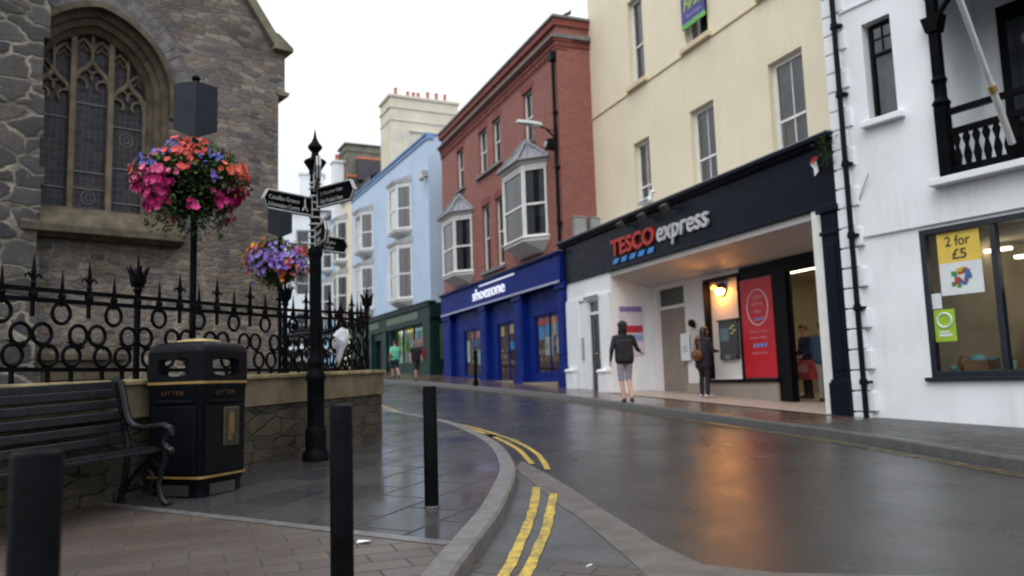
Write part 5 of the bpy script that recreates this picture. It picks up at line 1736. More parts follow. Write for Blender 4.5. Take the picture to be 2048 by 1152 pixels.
# bench frame: local x along the fence (0 at the far right hand end, negative towards us), y towards the wall
t = thing('park_bench', 'black slatted park bench with scrolled cast iron ends in front of the wall', 'bench', bo, pi / 2 - HD)
t.rotation_euler = (R(0), R(-2.0), pi / 2 - HD)
for k, (y, z) in enumerate(((.0, .46), (.085, .475), (.165, .47), (.245, .46), (.32, .452))):
    mb = MB(); mb.box(-1.86, -.02, y - .03, y + .035, z - .016, z + .016); mb.build('seat_slat', BENCH, t, bevel=.008)
for k, (y, z) in enumerate(((.375, .555), (.395, .655), (.415, .755), (.437, .855), (.455, .945), (.475, 1.01))):
    mb = MB(); mb.M = Matrix.Translation((0, y, z)) @ Matrix.Rotation(R(-13), 4, 'X'); mb.box(-1.86, -.02, -.014, .014, -.036, .036); mb.build('back_slat', BENCH, t, bevel=.008)
for x in (-.02, -1.82):
    mb = MB()
    W2 = .032
    mb.tube([(x, .56, 1.02), (x, .50, 1.06), (x, .44, 1.03), (x, .415, .93), (x, .38, .78), (x, .345, .70), (x, .29, .655), (x, .18, .64), (x, .06, .655), (x, -.03, .66), (x, -.10, .635), (x, -.11, .59), (x, -.06, .57)], [.02, .026, .03, .03, .03, .03, .028, .026, .028, .03, .03, .026, .018], 8)
    mb.tube([(x, .47, 1.0), (x, .43, .8), (x, .38, .55), (x, .36, .44), (x, .40, .2), (x, .46, .0)], .027, 8)
    mb.tube([(x, -.06, .57), (x, -.03, .52), (x, -.07, .47), (x, -.10, .44), (x, -.05, .42), (x, .0, .43), (x, .36, .43)], .025, 8)
    mb.tube([(x, -.06, .42), (x, .0, .30), (x, .03, .16), (x, .0, .05), (x, -.05, .0)], [.03, .026, .024, .026, .03], 8)
    mb.tube([(x, .0, .3), (x, .12, .38), (x, .24, .3), (x, .36, .18), (x, .4, .1)], .018, 8)
    mb.tube([(x, .16 + .07 * cos(a), .22 + .07 * sin(a)) for a in [2 * pi * i / 14 for i in range(14)]], .014, 6, closed=True)
    mb.tube([(x, .0, .1), (x, .2, .15), (x, .42, .1)], .016, 8)
    mb.box(x - .03, x + .03, -.09, -.02, -.02, .02); mb.box(x - .03, x + .03, .42, .5, -.02, .02)
    mb.ell((x, -.10, .45), (.035, .035, .04), 10, 7)
    mb.build('bench_end', BENCH, t, smooth=True)

# ------------------------------------------------------------------ litter bin (square, one corner towards us)
bc = Vector((-2.94, 7.38, 0))
t = thing('litter_bin', 'black square litter bin with gold bands and hooded openings beside the bench', 'litter bin', (bc.x, bc.y, G(bc.x, bc.y) - .02), pi / 2 - HD)
t.scale = (1.05, 1.05, 1.03)
BIN = mat('bin_black_plastic', (.0045, .005, .007), .42, .25, 4, .08, spec=.1)


def rsq(h_, c_):
    """square of half side h_ with rounded corners"""
    out = []
    for sx, sy, a0 in ((1, -1, -90), (1, 1, 0), (-1, 1, 90), (-1, -1, 180)):
        for k in range(4):
            a = R(a0 + 30 * k)
            out.append((sx * (h_ - c_) + c_ * cos(a), sy * (h_ - c_) + c_ * sin(a)))
    return out


def loft(mb_, secs, cap=True):
    nn = len(secs[0][0])
    vs_ = [(x, y, z) for pl, z in secs for x, y in pl]
    fs_ = [(k * nn + i, k * nn + (i + 1) % nn, (k + 1) * nn + (i + 1) % nn, (k + 1) * nn + i) for k in range(len(secs) - 1) for i in range(nn)]
    if cap:
        fs_ += [tuple(range(nn - 1, -1, -1)), tuple((len(secs) - 1) * nn + i for i in range(nn))]
    mb_.add(vs_, fs_)


mb = MB(); loft(mb, [(rsq(.262, .03), 0), (rsq(.262, .03), .10), (rsq(.275, .04), .14), (rsq(.285, .04), .16), (rsq(.292, .04), .92), (rsq(.30, .045), .94), (rsq(.30, .045), .965)])
mb.build('body', BIN, t, smooth=True)
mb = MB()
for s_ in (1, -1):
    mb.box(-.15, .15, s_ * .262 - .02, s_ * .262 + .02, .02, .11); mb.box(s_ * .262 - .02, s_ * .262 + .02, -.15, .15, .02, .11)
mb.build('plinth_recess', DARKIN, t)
for z0, h_ in ((.165, .02), (.968, .022)):
    mb = MB(); loft(mb, [(rsq(.297 if z0 < .5 else .305, .045), z0), (rsq(.297 if z0 < .5 else .305, .045), z0 + h_)]); mb.build('gold_band', GOLD, t, smooth=True)
hood = MB()
Hh = .303
z0, z1, z2 = .99, 1.25, 1.345
# four faces with rounded letterbox openings
def slot():
    return [(.165 * cos(a) ** 1 * 1.0 if False else max(-.17, min(.17, .235 * cos(a))), 1.115 + .082 * sin(a)) for a in [2 * pi * i / 28 for i in range(28)]]
hole = [(x * .98, z) for x, z in slot()]
for k in range(4):
    bm = bmesh.new()
    ou = [(-.258, z0), (.258, z0), (.258, z1 + .0), (.12, z1 + .0), (-.12, z1 + .0), (-.258, z1)]
    ed = []
    for lp in (ou, hole):
        q = [bm.verts.new((x, -Hh, z)) for x, z in lp]
        ed += [bm.edges.new((q[i], q[(i + 1) % len(q)])) for i in range(len(q))]
    bmesh.ops.triangle_fill(bm, use_beauty=True, edges=ed, normal=(0, -1, 0))
    vid = {q: i for i, q in enumerate(bm.verts)}
    hood.M = Matrix.Rotation(k * pi / 2, 4, 'Z')
    hood.add([q.co for q in bm.verts], [[vid[q] for q in f.verts] for f in bm.faces])
    bm.free()
    nn = len(hole)
    hood.add([(x, -Hh, z) for x, z in hole] + [(x * .92, -Hh + .07, z) for x, z in hole], [(i, (i + 1) % nn, nn + (i + 1) % nn, nn + i) for i in range(nn)])
    # rounded corner pillar
    hood.add([(.258 + .045 * cos(a), -.258 + .045 * sin(a), z) for z in (z0, z1) for a in [R(-90 + 18 * i) for i in range(6)]], [(i, i + 1, 7 + i, 6 + i) for i in range(5)])
    hood.M = None
loft(hood, [(rsq(.303, .05), z1), (rsq(.295, .06), z1 + .04), (rsq(.27, .08), z1 + .075), (rsq(.15, .08), z2)], cap=False)
loft(hood, [(rsq(.235, .08), z1 - .02), (rsq(.10, .06), z2 - .04)], cap=False)
hood.build('hood', BIN, t, smooth=True)
mb = MB(); loft(mb, [(rsq(.155, .07), z2 - .01), (rsq(.15, .07), z2 + .01), (rsq(.09, .05), z2 + .025), (rsq(.02, .015), z2 + .032)]); mb.build('stubber_cap', mat('weathered_gold', (.42, .31, .14), .5, .3, 10, .2), t, smooth=True)
for rz_ in (0, -pi / 2):
    M4 = Matrix.Rotation(rz_, 4, 'Z')
    mb = MB(); mb.M = M4; mb.box(-.24, .24, -.305, -.28, .2, .78); mb.box(-.2, .2, -.312, -.3, .80, .83); d_ = mb.build('door_panel', BIN, t, bevel=.012)
    text(t, 'litter_text', 'LITTER', -.12, .872, -.296, .24, .036, mat('dull_gold_text', (.045, .022, .008), .5, .1, 5, 0), .003, bold=.01, M=M4)
mb = MB(); mb.box(-.04, .15, -.322, -.304, .42, .76); mb.build('notice_frame', mat('notice_brown_frame', (.05, .038, .018), .5, .2, 6, 0), t, bevel=.005)
mb = MB(); mb.box(-.02, .13, -.326, -.321, .44, .74); mb.build('notice', mat('notice_dark', (.022, .02, .015), .4, .2, 6, 0), t)
mb = MB(); mb.box(.01, .08, -.329, -.325, .52, .7); mb.box(.0, .05, -.329, -.325, .47, .53); mb.ell((.05, -.326, .70), (.02, .004, .02), 8, 6); mb.build('notice_figure', mat('dull_gold_print', (.14, .085, .025), .5, .3, 14, 0), t)

# ------------------------------------------------------------------ bollards
def bollard(x, y, h_, r0, label, grp='black street bollards'):
    o = thing('bollard', label, 'bollard', (x, y, G(x, y)), 0, grp)
    mb_ = MB()
    mb_.lathe([(r0, -.1), (r0, h_ - .012), (r0 - .004, h_ - .004), (r0 - .012, h_), (.002, h_ + .003)], 28)
    mb_.build('post', IRON, o, smooth=True)
    mb_ = MB(); mb_.lathe([(r0 + .012, 0), (r0 + .008, .012), (r0, .016)], 28); mb_.build('base_ring', GRAND, o, smooth=True)
    return o


bollard(-1.172, 1.96, .965, .057, 'black cylindrical bollard in front of the bench')
bollard(-.88, 4.02, .965, .057, 'black cylindrical bollard on the brown block paving right of the litter bin')
bollard(-.70, 6.50, .965, .057, 'black cylindrical bollard on the wet grey paving by the kerb')
o = thing('bollard', 'slim dark bollard across the road in front of the blue shop', 'bollard', (-1.3, 26.36, G(-1.3, 26.36)), 0, 'black street bollards')
mb = MB(); mb.lathe([(.09, 0), (.09, .15), (.06, .2), (.055, .85), (.075, .9), (.075, .95), (.05, 1.0), (.07, 1.1), (.05, 1.18), (.002, 1.2)], 16); mb.build('post', IRON, o, smooth=True)

# ------------------------------------------------------------------ finger signpost
t = SP = thing('finger_signpost', 'black ornate finger signpost with several direction arms by the stone wall', 'signpost', (-2.33, 9.3, G(-2.33, 9.3)))
mb = MB()
mb.lathe([(.155, -.02), (.155, .08), (.13, .11), (.12, .15), (.125, .33), (.11, .36), (.098, .42), (.10, .9), (.115, .93), (.115, .98), (.09, 1.02), (.085, 1.08), (.095, 1.1), (.095, 1.14), (.078, 1.18), (.072, 1.3), (.070, 2.4)], 24)
mb.build('shaft', IRON, t, smooth=True)
mb = MB(); mb.lathe([(.078, 2.38), (.085, 2.42), (.085, 2.47), (.06, 2.5), (.056, 3.3), (.068, 3.32), (.06, 3.345), (.058, 3.38), (.075, 3.40), (.07, 3.43), (.085, 3.46), (.135, 3.54), (.12, 3.56), (.05, 3.60), (.04, 3.66), (.058, 3.68), (.088, 3.72), (.08, 3.745), (.05, 3.78), (.022, 3.84), (.003, 3.95)], 20)
mb.build('finial', IRON, t, smooth=True)
PALE = mat('sign_white_paint', (.40, .41, .41), .5, .2, 12, 0)
for k, z in enumerate((2.52, 2.60, 2.68, 2.76, 2.84, 2.93, 3.02, 3.10, 3.20, 3.26)):
    mb = MB(); mb.lathe([(.062, 0), (.074, .006), (.074, .018), (.062, .024)], 18, (0, 0, z)); mb.build('collar', PALE, t, smooth=True)


def finger(hdg, z, L, h_, lines, icon=False, gap=.06):
    """direction arm: heading clockwise from +Y; text readable from the camera side"""
    a = pi / 2 - R(hdg)
    d = Vector((cos(a), sin(a), 0))
    flip = d.x < 0
    xa = -d if flip else d
    M = Matrix(((xa.x, -xa.y, 0, 0), (xa.y, xa.x, 0, 0), (0, 0, 1, z), (0, 0, 0, 1)))
    s = -1 if flip else 1
    pl = [(s * gap, 0), (s * (gap + L - h_ * .28), 0), (s * (gap + L), h_ / 2), (s * (gap + L - h_ * .28), h_), (s * gap, h_)]
    if s < 0:
        pl = pl[::-1]
    mb_ = MB(); mb_.M = M; mb_.prism_y(pl, -.012, .012)
    o = mb_.build('finger_arm', IRON, t)
    mb_ = MB(); mb_.M = M
    for sd in (-.016, .016):
        cyc = [(x, sd, zz) for x, zz in pl]
        mb_.tube(cyc, .011, 6, closed=True)
    mb_.build('arm_border', PALE, o)
    k = len(lines)
    for i, s_ in enumerate(lines):
        lh = (h_ - .05) / max(k, 2) * .62
        zz = h_ - .035 - (i + 1) * (h_ - .05) / max(k, 2) + (h_ - .05) / max(k, 2) * .2
        wid = min(L * .62, len(s_) * lh * .55)
        x0 = -gap - L + h_ * .35 if flip else gap + .05
        text(o, 'arm_text', s_, x0, zz, -.013, wid, lh, PALE, .002, M=M)
    if icon:
        mb_ = MB(); mb_.M = M
        x = -gap - .1
        mb_.tube([(x, -.014, .18), (x, -.014, .1), (x - .04, -.014, .04)], .012, 5); mb_.tube([(x, -.014, .1), (x + .035, -.014, .04)], .012, 5); mb_.ell((x + .005, -.014, .205), (.018, .006, .018), 8, 6); mb_.build('walker_symbol', PALE, o)
    return o


finger(217, 2.87, .68, .215, ['Canolfan Groeso', 'Information Centre'], True)
finger(128, 2.97, .66, .23, ["Ty Masnachwr Tudur", "Tudor Merchant's House"])
finger(163, 3.17, .72, .235, ['Traeth', 'Beach'])
finger(38, 2.47, .42, .18, ['Toiledau', 'Toilets'])
finger(152, 2.50, .5, .215, ['Castell', 'Castle'])

# ------------------------------------------------------------------ shield poles with flower baskets
SLN = mat('slate_navy_sign', (.020, .025, .034), .55, .12, 3, .05, spec=.15)


def shield_pole(x, y, zt, label, z0):
    o = thing('shield_pole', label, 'pole', (x, y, z0), atan2(-x, y), 'poles with dark shield boards')
    h_ = zt - z0
    mb_ = MB(); mb_.tube([(0, .05, -.1), (0, .05, h_)], .036, 12); mb_.lathe([(.07, 0), (.07, .25), (.04, .3)], 12, (0, .05, 0)); mb_.ell((0, .05, h_), (.05, .05, .04), 10, 6)
    mb_.build('pole', IRON, o, smooth=True)
    mb_ = MB()
    for s_ in (-1, 1):
        e = Vector((s_ * .235, .19 if s_ < 0 else .17, 0))
        for dy in (0,):
            a = [(0, 0, h_ - .04), (e.x, e.y, h_ - .035), (e.x, e.y, h_ - .56), (0, 0, h_ - .70)]
            b_ = [(p[0], p[1] + .03, p[2]) for p in a]
            fs_ = [(0, 1, 2, 3), (7, 6, 5, 4), (0, 4, 5, 1), (1, 5, 6, 2), (2, 6, 7, 3), (3, 7, 4, 0)]
            if s_ < 0:
                fs_ = [f[::-1] for f in fs_]
            mb_.add(a + b_, fs_)
    mb_.build('shield_board', SLN, o)
    mb_ = MB(); mb_.tube([(-.4, .05, h_ - 1.1), (.4, .05, h_ - 1.1)], .014, 6); mb_.tube([(0, .05, h_ - 1.45), (-.35, .05, h_ - 1.1)], .012, 6); mb_.tube([(0, .05, h_ - 1.45), (.35, .05, h_ - 1.1)], .012, 6)
    mb_.build('basket_bracket', IRON, o)
    return o


shield_pole(-3.50, 8.60, 4.69, 'black pole with folded dark shield board above the pink flower basket', G(-3.4, 8.6))
shield_pole(-4.53, 15.3, 4.80, 'black pole with folded dark shield board above the purple flower basket', G(-4.5, 15.3))
FL = {}
for k, c in (('magenta', (.50, .015, .17)), ('red', (.52, .04, .03)), ('coral', (.62, .10, .045)), ('violet', (.20, .10, .48)), ('blue', (.08, .09, .42)), ('pink', (.60, .08, .22)), ('orange', (.55, .15, .02)), ('yellow', (.78, .46, .03)), ('lilac', (.24, .15, .48))):
    FL[k] = mat('petal_' + k, c, .55, .18, 30, 0)


def flower(mb_, p, nrm, r_, rr, mi=0):
    nrm = Vector(nrm).normalized()
    a = nrm.orthogonal().normalized()
    b_ = nrm.cross(a)
    p = Vector(p)
    ph = r_.uniform(0, 2 * pi)
    vs_ = [p - nrm * rr * .25]
    for k in range(10):
        q = ph + 2 * pi * k / 10
        rad = rr * (1.0 if k % 2 == 0 else .72)
        vs_.append(p + (a * cos(q) + b_ * sin(q)) * rad + nrm * rr * (.12 if k % 2 == 0 else -.02))
    mb_.add(vs_, [(0, 1 + k, 1 + (k + 1) % 10) for k in range(10)], mi)


def basket(loc, sx, sz, spots, label, seed, dens=1.0, trail=1.0):
    """spots: colour -> list of (azimuth in degrees seen from the camera (0 = towards it, + = right), height -1..1, spread, count, size)"""
    o = thing('flower_basket', label, 'flower basket', loc, 0, 'hanging flower baskets')
    r_ = random.Random(seed)
    mb_ = MB(); mb_.lathe([(.05, -.42), (.22, -.38), (.30, -.2), (.33, .0), (.30, .0), (.1, -.05)], 20); mb_.build('bowl', BLACK, o, smooth=True)
    lf = MB()
    for k in range(int(2600 * dens)):
        u, v_ = r_.uniform(-1, 1), r_.uniform(0, 2 * pi)
        q = (1 - u * u) ** .5
        rr = r_.uniform(.62, 1.0) * (1 + .12 * mnoise.noise(Vector((q * cos(v_) * 2.2, q * sin(v_) * 2.2, u * 2.2 + seed))) * 2)
        p = Vector((q * cos(v_) * sx * rr, q * sin(v_) * sx * rr, u * sz * rr * (1 if u > 0 else .85)))
        if u < -.35 and r_.random() < .3:
            p.z -= r_.uniform(0, .35) * trail
            p.x *= .9; p.y *= .9
        d = Vector((p.x, p.y, p.z * .6)).normalized() + Vector((r_.gauss(0, .6), r_.gauss(0, .6), r_.gauss(0, .6)))
        leaf(lf, p, d, r_.uniform(.05, .10), r_.uniform(.03, .055), r_.choices((0, 1, 2), (4, 5, 2))[0])
    # trailing sprigs
    for k in range(int(46 * trail)):
        a = r_.uniform(0, 2 * pi)
        st = Vector((cos(a) * sx * r_.uniform(.3, .9), sin(a) * sx * r_.uniform(.3, .9), -sz * .7))
        L = r_.uniform(.1, .42)
        for j in range(int(L / .022)):
            p = st + Vector((r_.gauss(0, .02), r_.gauss(0, .02), -j * .022))
            leaf(lf, p, (r_.gauss(0, 1), r_.gauss(0, 1), -.5), r_.uniform(.04, .07), .03, r_.randrange(3))
    lf.build('foliage', LEAFM, o)['kind'] = 'stuff'
    back = {}
    for colr, lst in spots.items():
        fm = MB()
        for az, ht, spread, cnt, size in lst:
            # each front cluster is repeated round the far side of the basket
            for az_ in (az, az + 180 + r_.uniform(-30, 30)):
                for k in range(int(cnt * dens)):
                    a = R(az_ + r_.gauss(0, spread)) - pi / 2
                    h_ = max(-1.25, min(.98, ht + r_.gauss(0, spread / 75)))
                    q = max(.25, 1 - min(1, abs(h_)) ** 2) ** .5
                    if h_ < -.5:
                        q = max(q, .75)
                    rr = r_.uniform(.9, 1.16)
                    p = Vector((q * cos(a) * sx * rr, q * sin(a) * sx * rr, h_ * sz * rr))
                    nn_ = Vector((p.x, p.y, p.z * .7 + .12)).normalized() + Vector((r_.gauss(0, .3), r_.gauss(0, .3), r_.gauss(0, .3)))
                    flower(fm, p, nn_, r_, size * r_.uniform(.75, 1.15))
        fm.build(colr + '_blooms', FL[colr], o)['kind'] = 'stuff'
    return o


basket((-3.50, 8.5, 3.47), .55, .35, {
    'magenta': [(-50, -.45, 13, 36, .052), (-20, -.4, 11, 40, .052), (-28, -.85, 11, 26, .050), (68, -.75, 9, 20, .046), (25, -1.05, 8, 6, .043)],
    'pink': [(-42, -.12, 13, 20, .048), (-10, -.1, 8, 10, .046)],
    'coral': [(-80, .15, 11, 28, .044), (74, .22, 10, 24, .044), (-75, -.4, 10, 12, .043)],
    'red': [(8, .6, 9, 22, .042), (0, 1.05, 10, 10, .044), (22, .4, 7, 10, .042), (12, .0, 5, 8, .04), (40, 1.0, 10, 6, .042), (-60, .75, 8, 7, .042)],
    'blue': [(-32, .35, 10, 40, .022), (-12, .7, 8, 18, .022), (50, .5, 8, 16, .022)],
    'violet': [(-8, .8, 7, 7, .030), (48, -.2, 5, 6, .026)]},
    'flower basket of magenta and coral blooms on the pole in front of the church window', 3, 1.0)
basket((-4.55, 15.32, 3.60), .62, .46, {
    'lilac': [(-15, .05, 20, 46, .05), (25, .1, 18, 30, .048), (-40, -.3, 12, 16, .045)],
    'violet': [(5, -.2, 20, 34, .048), (55, .15, 14, 18, .045)],
    'orange': [(-50, .62, 13, 34, .05), (-75, .1, 12, 22, .045), (30, -.55, 12, 12, .045)],
    'yellow': [(-45, .45, 8, 7, .055)],
    'red': [(60, .4, 12, 24, .05), (35, -.25, 10, 14, .045), (-70, -.4, 9, 10, .045)]},
    'flower basket of purple, orange and red blooms beyond the railing corner', 9, .9, .5)
# small litter and leaves on the paving
t = thing('paper_scrap', 'scrap of white paper lying on the brown paving by the bollard', 'litter', (-1.02, 5.3, G(-1.02, 5.3) + .006), .4)
mb = MB(); mb.add([(-.05, -.012, 0), (.04, -.03, .008), (.05, .02, .003), (-.03, .03, .012)], [(0, 1, 2, 3)]); mb.add([(-.05, -.012, .003), (.04, -.03, .011), (.05, .02, .006), (-.03, .03, .015)], [(3, 2, 1, 0)]); mb.build('paper', mat('litter_white', (.6, .6, .58), .6, .1, 9, 0), t)
t = thing('cigarette_end', 'white cigarette end on the grey setts near the bottom of the yellow lines', 'litter', (.42, 5.05, G(.42, 5.05) - .106), .9)
mb = MB(); mb.tube([(-.025, 0, 0), (.03, 0, 0)], .006, 8); mb.build('filter', MATS['litter_white'], t)
t = thing('drain_cover', 'dark cast iron gully grate in the road against the curved kerb', 'drain cover', (-.52, 12.62, G(-.52, 12.62) + RD + .012), R(-65))
mb = MB(); mb.box(-.22, .22, -.02 - .14, .12, -.01, .004)
for k in range(7):
    mb.box(-.19 + k * .06, -.165 + k * .06, -.13, .1, .004, .014)
mb.build('grate', BLACK, t)

# ------------------------------------------------------------------ people
EYEM = mat('eye_dark', (.02, .015, .012), .2, .1, 10, 0)


def person(loc, hdg, H, label, mats, pose, hood=False, hair='short', top='jacket', shorts=False, vox=.009, extra=None, build_=1.0):
    """one continuous body grown from tapered limbs; local +Y is the way they face. mats: skin, top, legs, shoes, hair
    pose: arms [(elbow, hand) left, right], legs [(knee, ankle, toe) left, right] in metres for a 1.75 m figure; lean"""
    o = thing('person', label, 'person', loc, -R(hdg))
    s = H / 1.75
    mb_ = MB()
    seg_ = []
    def c_(a, b_, ra, rb, mi):
        a, b_ = Vector(a) * s, Vector(b_) * s
        mb_.caps(a, b_, ra * s, rb * s, 14, mi)
        seg_.append((a, b_, ra * s, rb * s, mi))
    ln = Vector(pose.get('lean', (0, 0, 0)))
    def up_(x, y, z):
        return Vector((x, y, z)) + ln * max(0, (z - .95) / .8)
    lo = pose.get('loose', 1.0)
    T_ = 1
    # torso
    c_(up_(-.09, 0, .98), up_(.09, 0, .98), .125 * lo, .125 * lo, 2 if top == 'tee' else T_)
    c_(up_(-.085, .01, 1.10), up_(.085, .01, 1.10), .122 * lo, .122 * lo, T_)
    c_(up_(-.09, .005, 1.19), up_(.09, .005, 1.19), .12 * lo, .12 * lo, T_)
    c_(up_(-.10, .0, 1.28), up_(.10, .0, 1.28), .115 * lo, .115 * lo, T_)
    for xx in (-.085, -.03, .03, .085):
        c_(up_(xx, 0, .95), up_(xx, 0, 1.27), .126 * lo, .119 * lo, T_)
    c_(up_(-.15, -.005, 1.405), up_(.15, -.005, 1.405), .07, .07, T_)
    if top == 'coat':
        c_(up_(-.08, -.01, .80), up_(.08, -.01, .80), .135 * lo, .135 * lo, T_)
        c_(up_(-.08, -.01, .90), up_(.08, -.01, .90), .13 * lo, .13 * lo, T_)
    else:
        c_(up_(-.085, 0, .93), up_(.085, 0, .93), .128 * lo, .128 * lo, T_)
    c_(up_(-.08, 0, .90), up_(.08, 0, .90), .108, .108, 2)
    # neck and head
    hd = Vector(pose.get('head', (0, .02, 0)))
    neck0, neck1 = up_(0, -.01, 1.42), up_(0, .01, 1.54) + hd * .3
    c_(neck0, neck1, .06, .052, T_ if hood else 0)
    hc = up_(0, .02, 1.64) + hd
    hm = 1 if hood else 0
    c_(hc + Vector((0, -.012, .02)), hc + Vector((0, .012, .015)), .088, .082, hm if hood else 0)
    c_(hc + Vector((0, .035, -.03)), hc + Vector((0, .045, -.075)), .058, .038, 0)
    c_(hc + Vector((0, .10, -.0)), hc + Vector((0, .112, -.022)), .011, .014, 0)
    for sg in (-1, 1):
        c_(hc + Vector((sg * .082, .0, .012)), hc + Vector((sg * .084, -.004, -.022)), .014, .011, hm if hood else 0)
    if hood:
        c_(hc + Vector((0, -.03, .035)), hc + Vector((0, .01, .04)), .112, .10, 1)
        c_(hc + Vector((0, -.04, -.05)), hc + Vector((0, -.01, -.12)), .10, .10, 1)
    elif hair == 'long':
        c_(hc + Vector((0, -.025, .035)), hc + Vector((0, .01, .05)), .098, .085, 4)
        c_(hc + Vector((0, -.05, .0)), hc + Vector((0, -.075, -.22)), .092, .07, 4)
    elif hair:
        c_(hc + Vector((0, -.022, .035)), hc + Vector((0, .015, .048)), .092, .082, 4)
    sl = pose.get('sleeve', 'long')
    for i, sg in enumerate((-1, 1)):
        sh = up_(sg * .195, -.01, 1.395)
        el, ha = [Vector(q) for q in pose['arms'][i]]
        el, ha = el + ln * .35, ha + ln * .3
        c_(sh, sh.lerp(el, .55), .064 * lo, .056 * lo, T_)
        c_(sh.lerp(el, .5), el, .052 * (lo if sl == 'long' else 1), .045 * (lo if sl == 'long' else 1), T_ if sl == 'long' else 0)
        c_(el, el.lerp(ha, .92), .047 * (lo if sl == 'long' else .9), .034 if sl == 'long' else .028, T_ if sl == 'long' else 0)
        d = (ha - el).normalized()
        side = d.cross(Vector((0, 1, 0)))
        side = side.normalized() if side.length > .1 else Vector((1, 0, 0))
        pd_ = side.cross(d).normalized()
        c_(ha, ha + d * .07, .026, .03, 0)
        for k, (off, fl) in enumerate(((-.03, .065), (-.01, .078), (.01, .073), (.03, .058))):
            b0 = ha + d * .085 + pd_ * off
            m_ = b0 + d * fl * .55 + side * .008
            c_(b0, m_, .0105, .0095, 0)
            c_(m_, m_ + d * fl * .35 + side * .02 * (-sg), .0095, .0085, 0)
        th = ha + d * .03 + pd_ * -.03
        c_(th, th + d * .035 + pd_ * -.035, .013, .011, 0)
        c_(th + d * .035 + pd_ * -.035, th + d * .065 + pd_ * -.042, .011, .0095, 0)
        hip = Vector((sg * .092, 0, .90))
        kn, an, to = [Vector(q) for q in pose['legs'][i]]
        wl = pose.get('leg_w', 1.0)
        c_(hip, kn + (hip - kn) * .05, .092 * wl, .068 * wl, 2)
        if shorts:
            c_(kn + (hip - kn) * .12, kn + (an - kn) * .02, .074 * wl, .072 * wl, 2)
            c_(kn, kn + (an - kn) * .32, .052, .056, 0)
            c_(kn + (an - kn) * .3, an, .056, .036, 0)
        else:
            c_(kn, kn + (an - kn) * .35, .064 * wl, .062 * wl, 2)
            c_(kn + (an - kn) * .3, an + Vector((0, 0, -.02)), .062 * wl, .05 * wl, 2)
        dt = (to - an); dt.z = 0
        dt = dt.normalized()
        heel = Vector((an.x, an.y, max(.038, to.z if to.z > .06 else .038))) - dt * .035
        c_(an + Vector((0, 0, -.03)), heel, .042, .042, 3)
        c_(heel, Vector((to.x, to.y, max(to.z, .03))) - dt * .06, .042, .04, 3)
        c_(Vector((to.x, to.y, max(to.z, .03))) - dt * .07, Vector((to.x, to.y, max(to.z, .028))), .04, .028, 3)
    if extra:
        extra(c_, up_)
    ob = mb_.build('body', mats, None)
    md = ob.modifiers.new('r', 'REMESH')
    md.mode, md.voxel_size = 'VOXEL', vox
    sm = ob.modifiers.new('s', 'SMOOTH')
    sm.factor, sm.iterations = .5, 3
    dg = bpy.context.evaluated_depsgraph_get()
    me = bpy.data.meshes.new_from_object(ob.evaluated_get(dg))
    bpy.data.objects.remove(ob)
    me.materials.clear()
    for m_ in mats:
        me.materials.append(m_)
    nf = len(me.polygons)
    ce = np.empty(nf * 3)
    me.polygons.foreach_get('center', ce)
    ce = ce.reshape(-1, 3)
    best = np.full(nf, 1e9); idx = np.zeros(nf, int)
    for a, b_, ra, rb, mi in seg_:
        a, b_ = np.array(a), np.array(b_)
        ab = b_ - a
        t_ = np.clip(((ce - a) @ ab) / max(ab @ ab, 1e-9), 0, 1)
        dd = np.linalg.norm(ce - (a + t_[:, None] * ab), axis=1) - (ra + (rb - ra) * t_)
        q = dd < best
        best[q], idx[q] = dd[q], mi
    nv = len(me.vertices)
    co = np.empty(nv * 3); no = np.empty(nv * 3)
    me.vertices.foreach_get('co', co); me.vertices.foreach_get('normal', no)
    co, no = co.reshape(-1, 3), no.reshape(-1, 3)
    cloth = np.zeros(nv)
    for p_ in me.polygons:
        if idx[p_.index] in (1, 2):
            for v_ in p_.vertices:
                cloth[v_] = 1
    wr_ = np.array([mnoise.noise(Vector((p[0] * 8, p[1] * 8, p[2] * 5 + p[0] * 6))) + .5 * mnoise.noise(Vector((p[0] * 20, p[1] * 20, p[2] * 14))) for p in co])
    co = co + no * (wr_ * cloth * .007)[:, None]
    me.vertices.foreach_set('co', co.ravel())
    me.polygons.foreach_set('material_index', idx.astype(np.int32))
    me.polygons.foreach_set('use_smooth', [True] * nf)
    me.update()
    bo_ = bpy.data.objects.new('body', me)
    COL.objects.link(bo_)
    bo_.parent = o
    hcs = (up_(0, .02, 1.64) + hd) * s
    mb_ = MB()
    for sg in (-1, 1):
        mb_.ell((hcs.x + sg * .032 * s, hcs.y + .086 * s, hcs.z + .008 * s), (.012 * s, .008 * s, .008 * s), 8, 6)
    mb_.build('eyes', EYEM, o)
    mb_ = MB(); mb_.tube([(hcs.x - .022 * s, hcs.y + .084 * s, hcs.z - .058 * s), (hcs.x, hcs.y + .09 * s, hcs.z - .06 * s), (hcs.x + .022 * s, hcs.y + .084 * s, hcs.z - .058 * s)], .005 * s, 6); mb_.build('mouth', mat('lips', (.32, .10, .09), .5, .1, 10, 0), o)
    return o


cl = lambda nm, c, r_=.85: mat('cloth_' + nm, c, r_, .18, 9, .35, 60)
DK = cl('black', (.010, .010, .013)); GRY = cl('light_grey', (.33, .32, .37)); SHO = cl('dark_shoe', (.02, .018, .018), .5); HAIR = mat('dark_hair', (.018, .010, .008), .5, .3, 30, .2)
STAND = [((-.1, .02, .50), (-.1, -.01, .09), (-.12, .15, .03)), ((.1, .02, .50), (.1, -.01, .09), (.12, .15, .03))]
HANG = [((-.25, -.03, 1.12), (-.26, .05, .88)), ((.25, -.03, 1.12), (.26, .05, .88))]
E_STEP = None


def gp(x, y, dz=0.0):
    return (x, y, G(x, y) + dz)


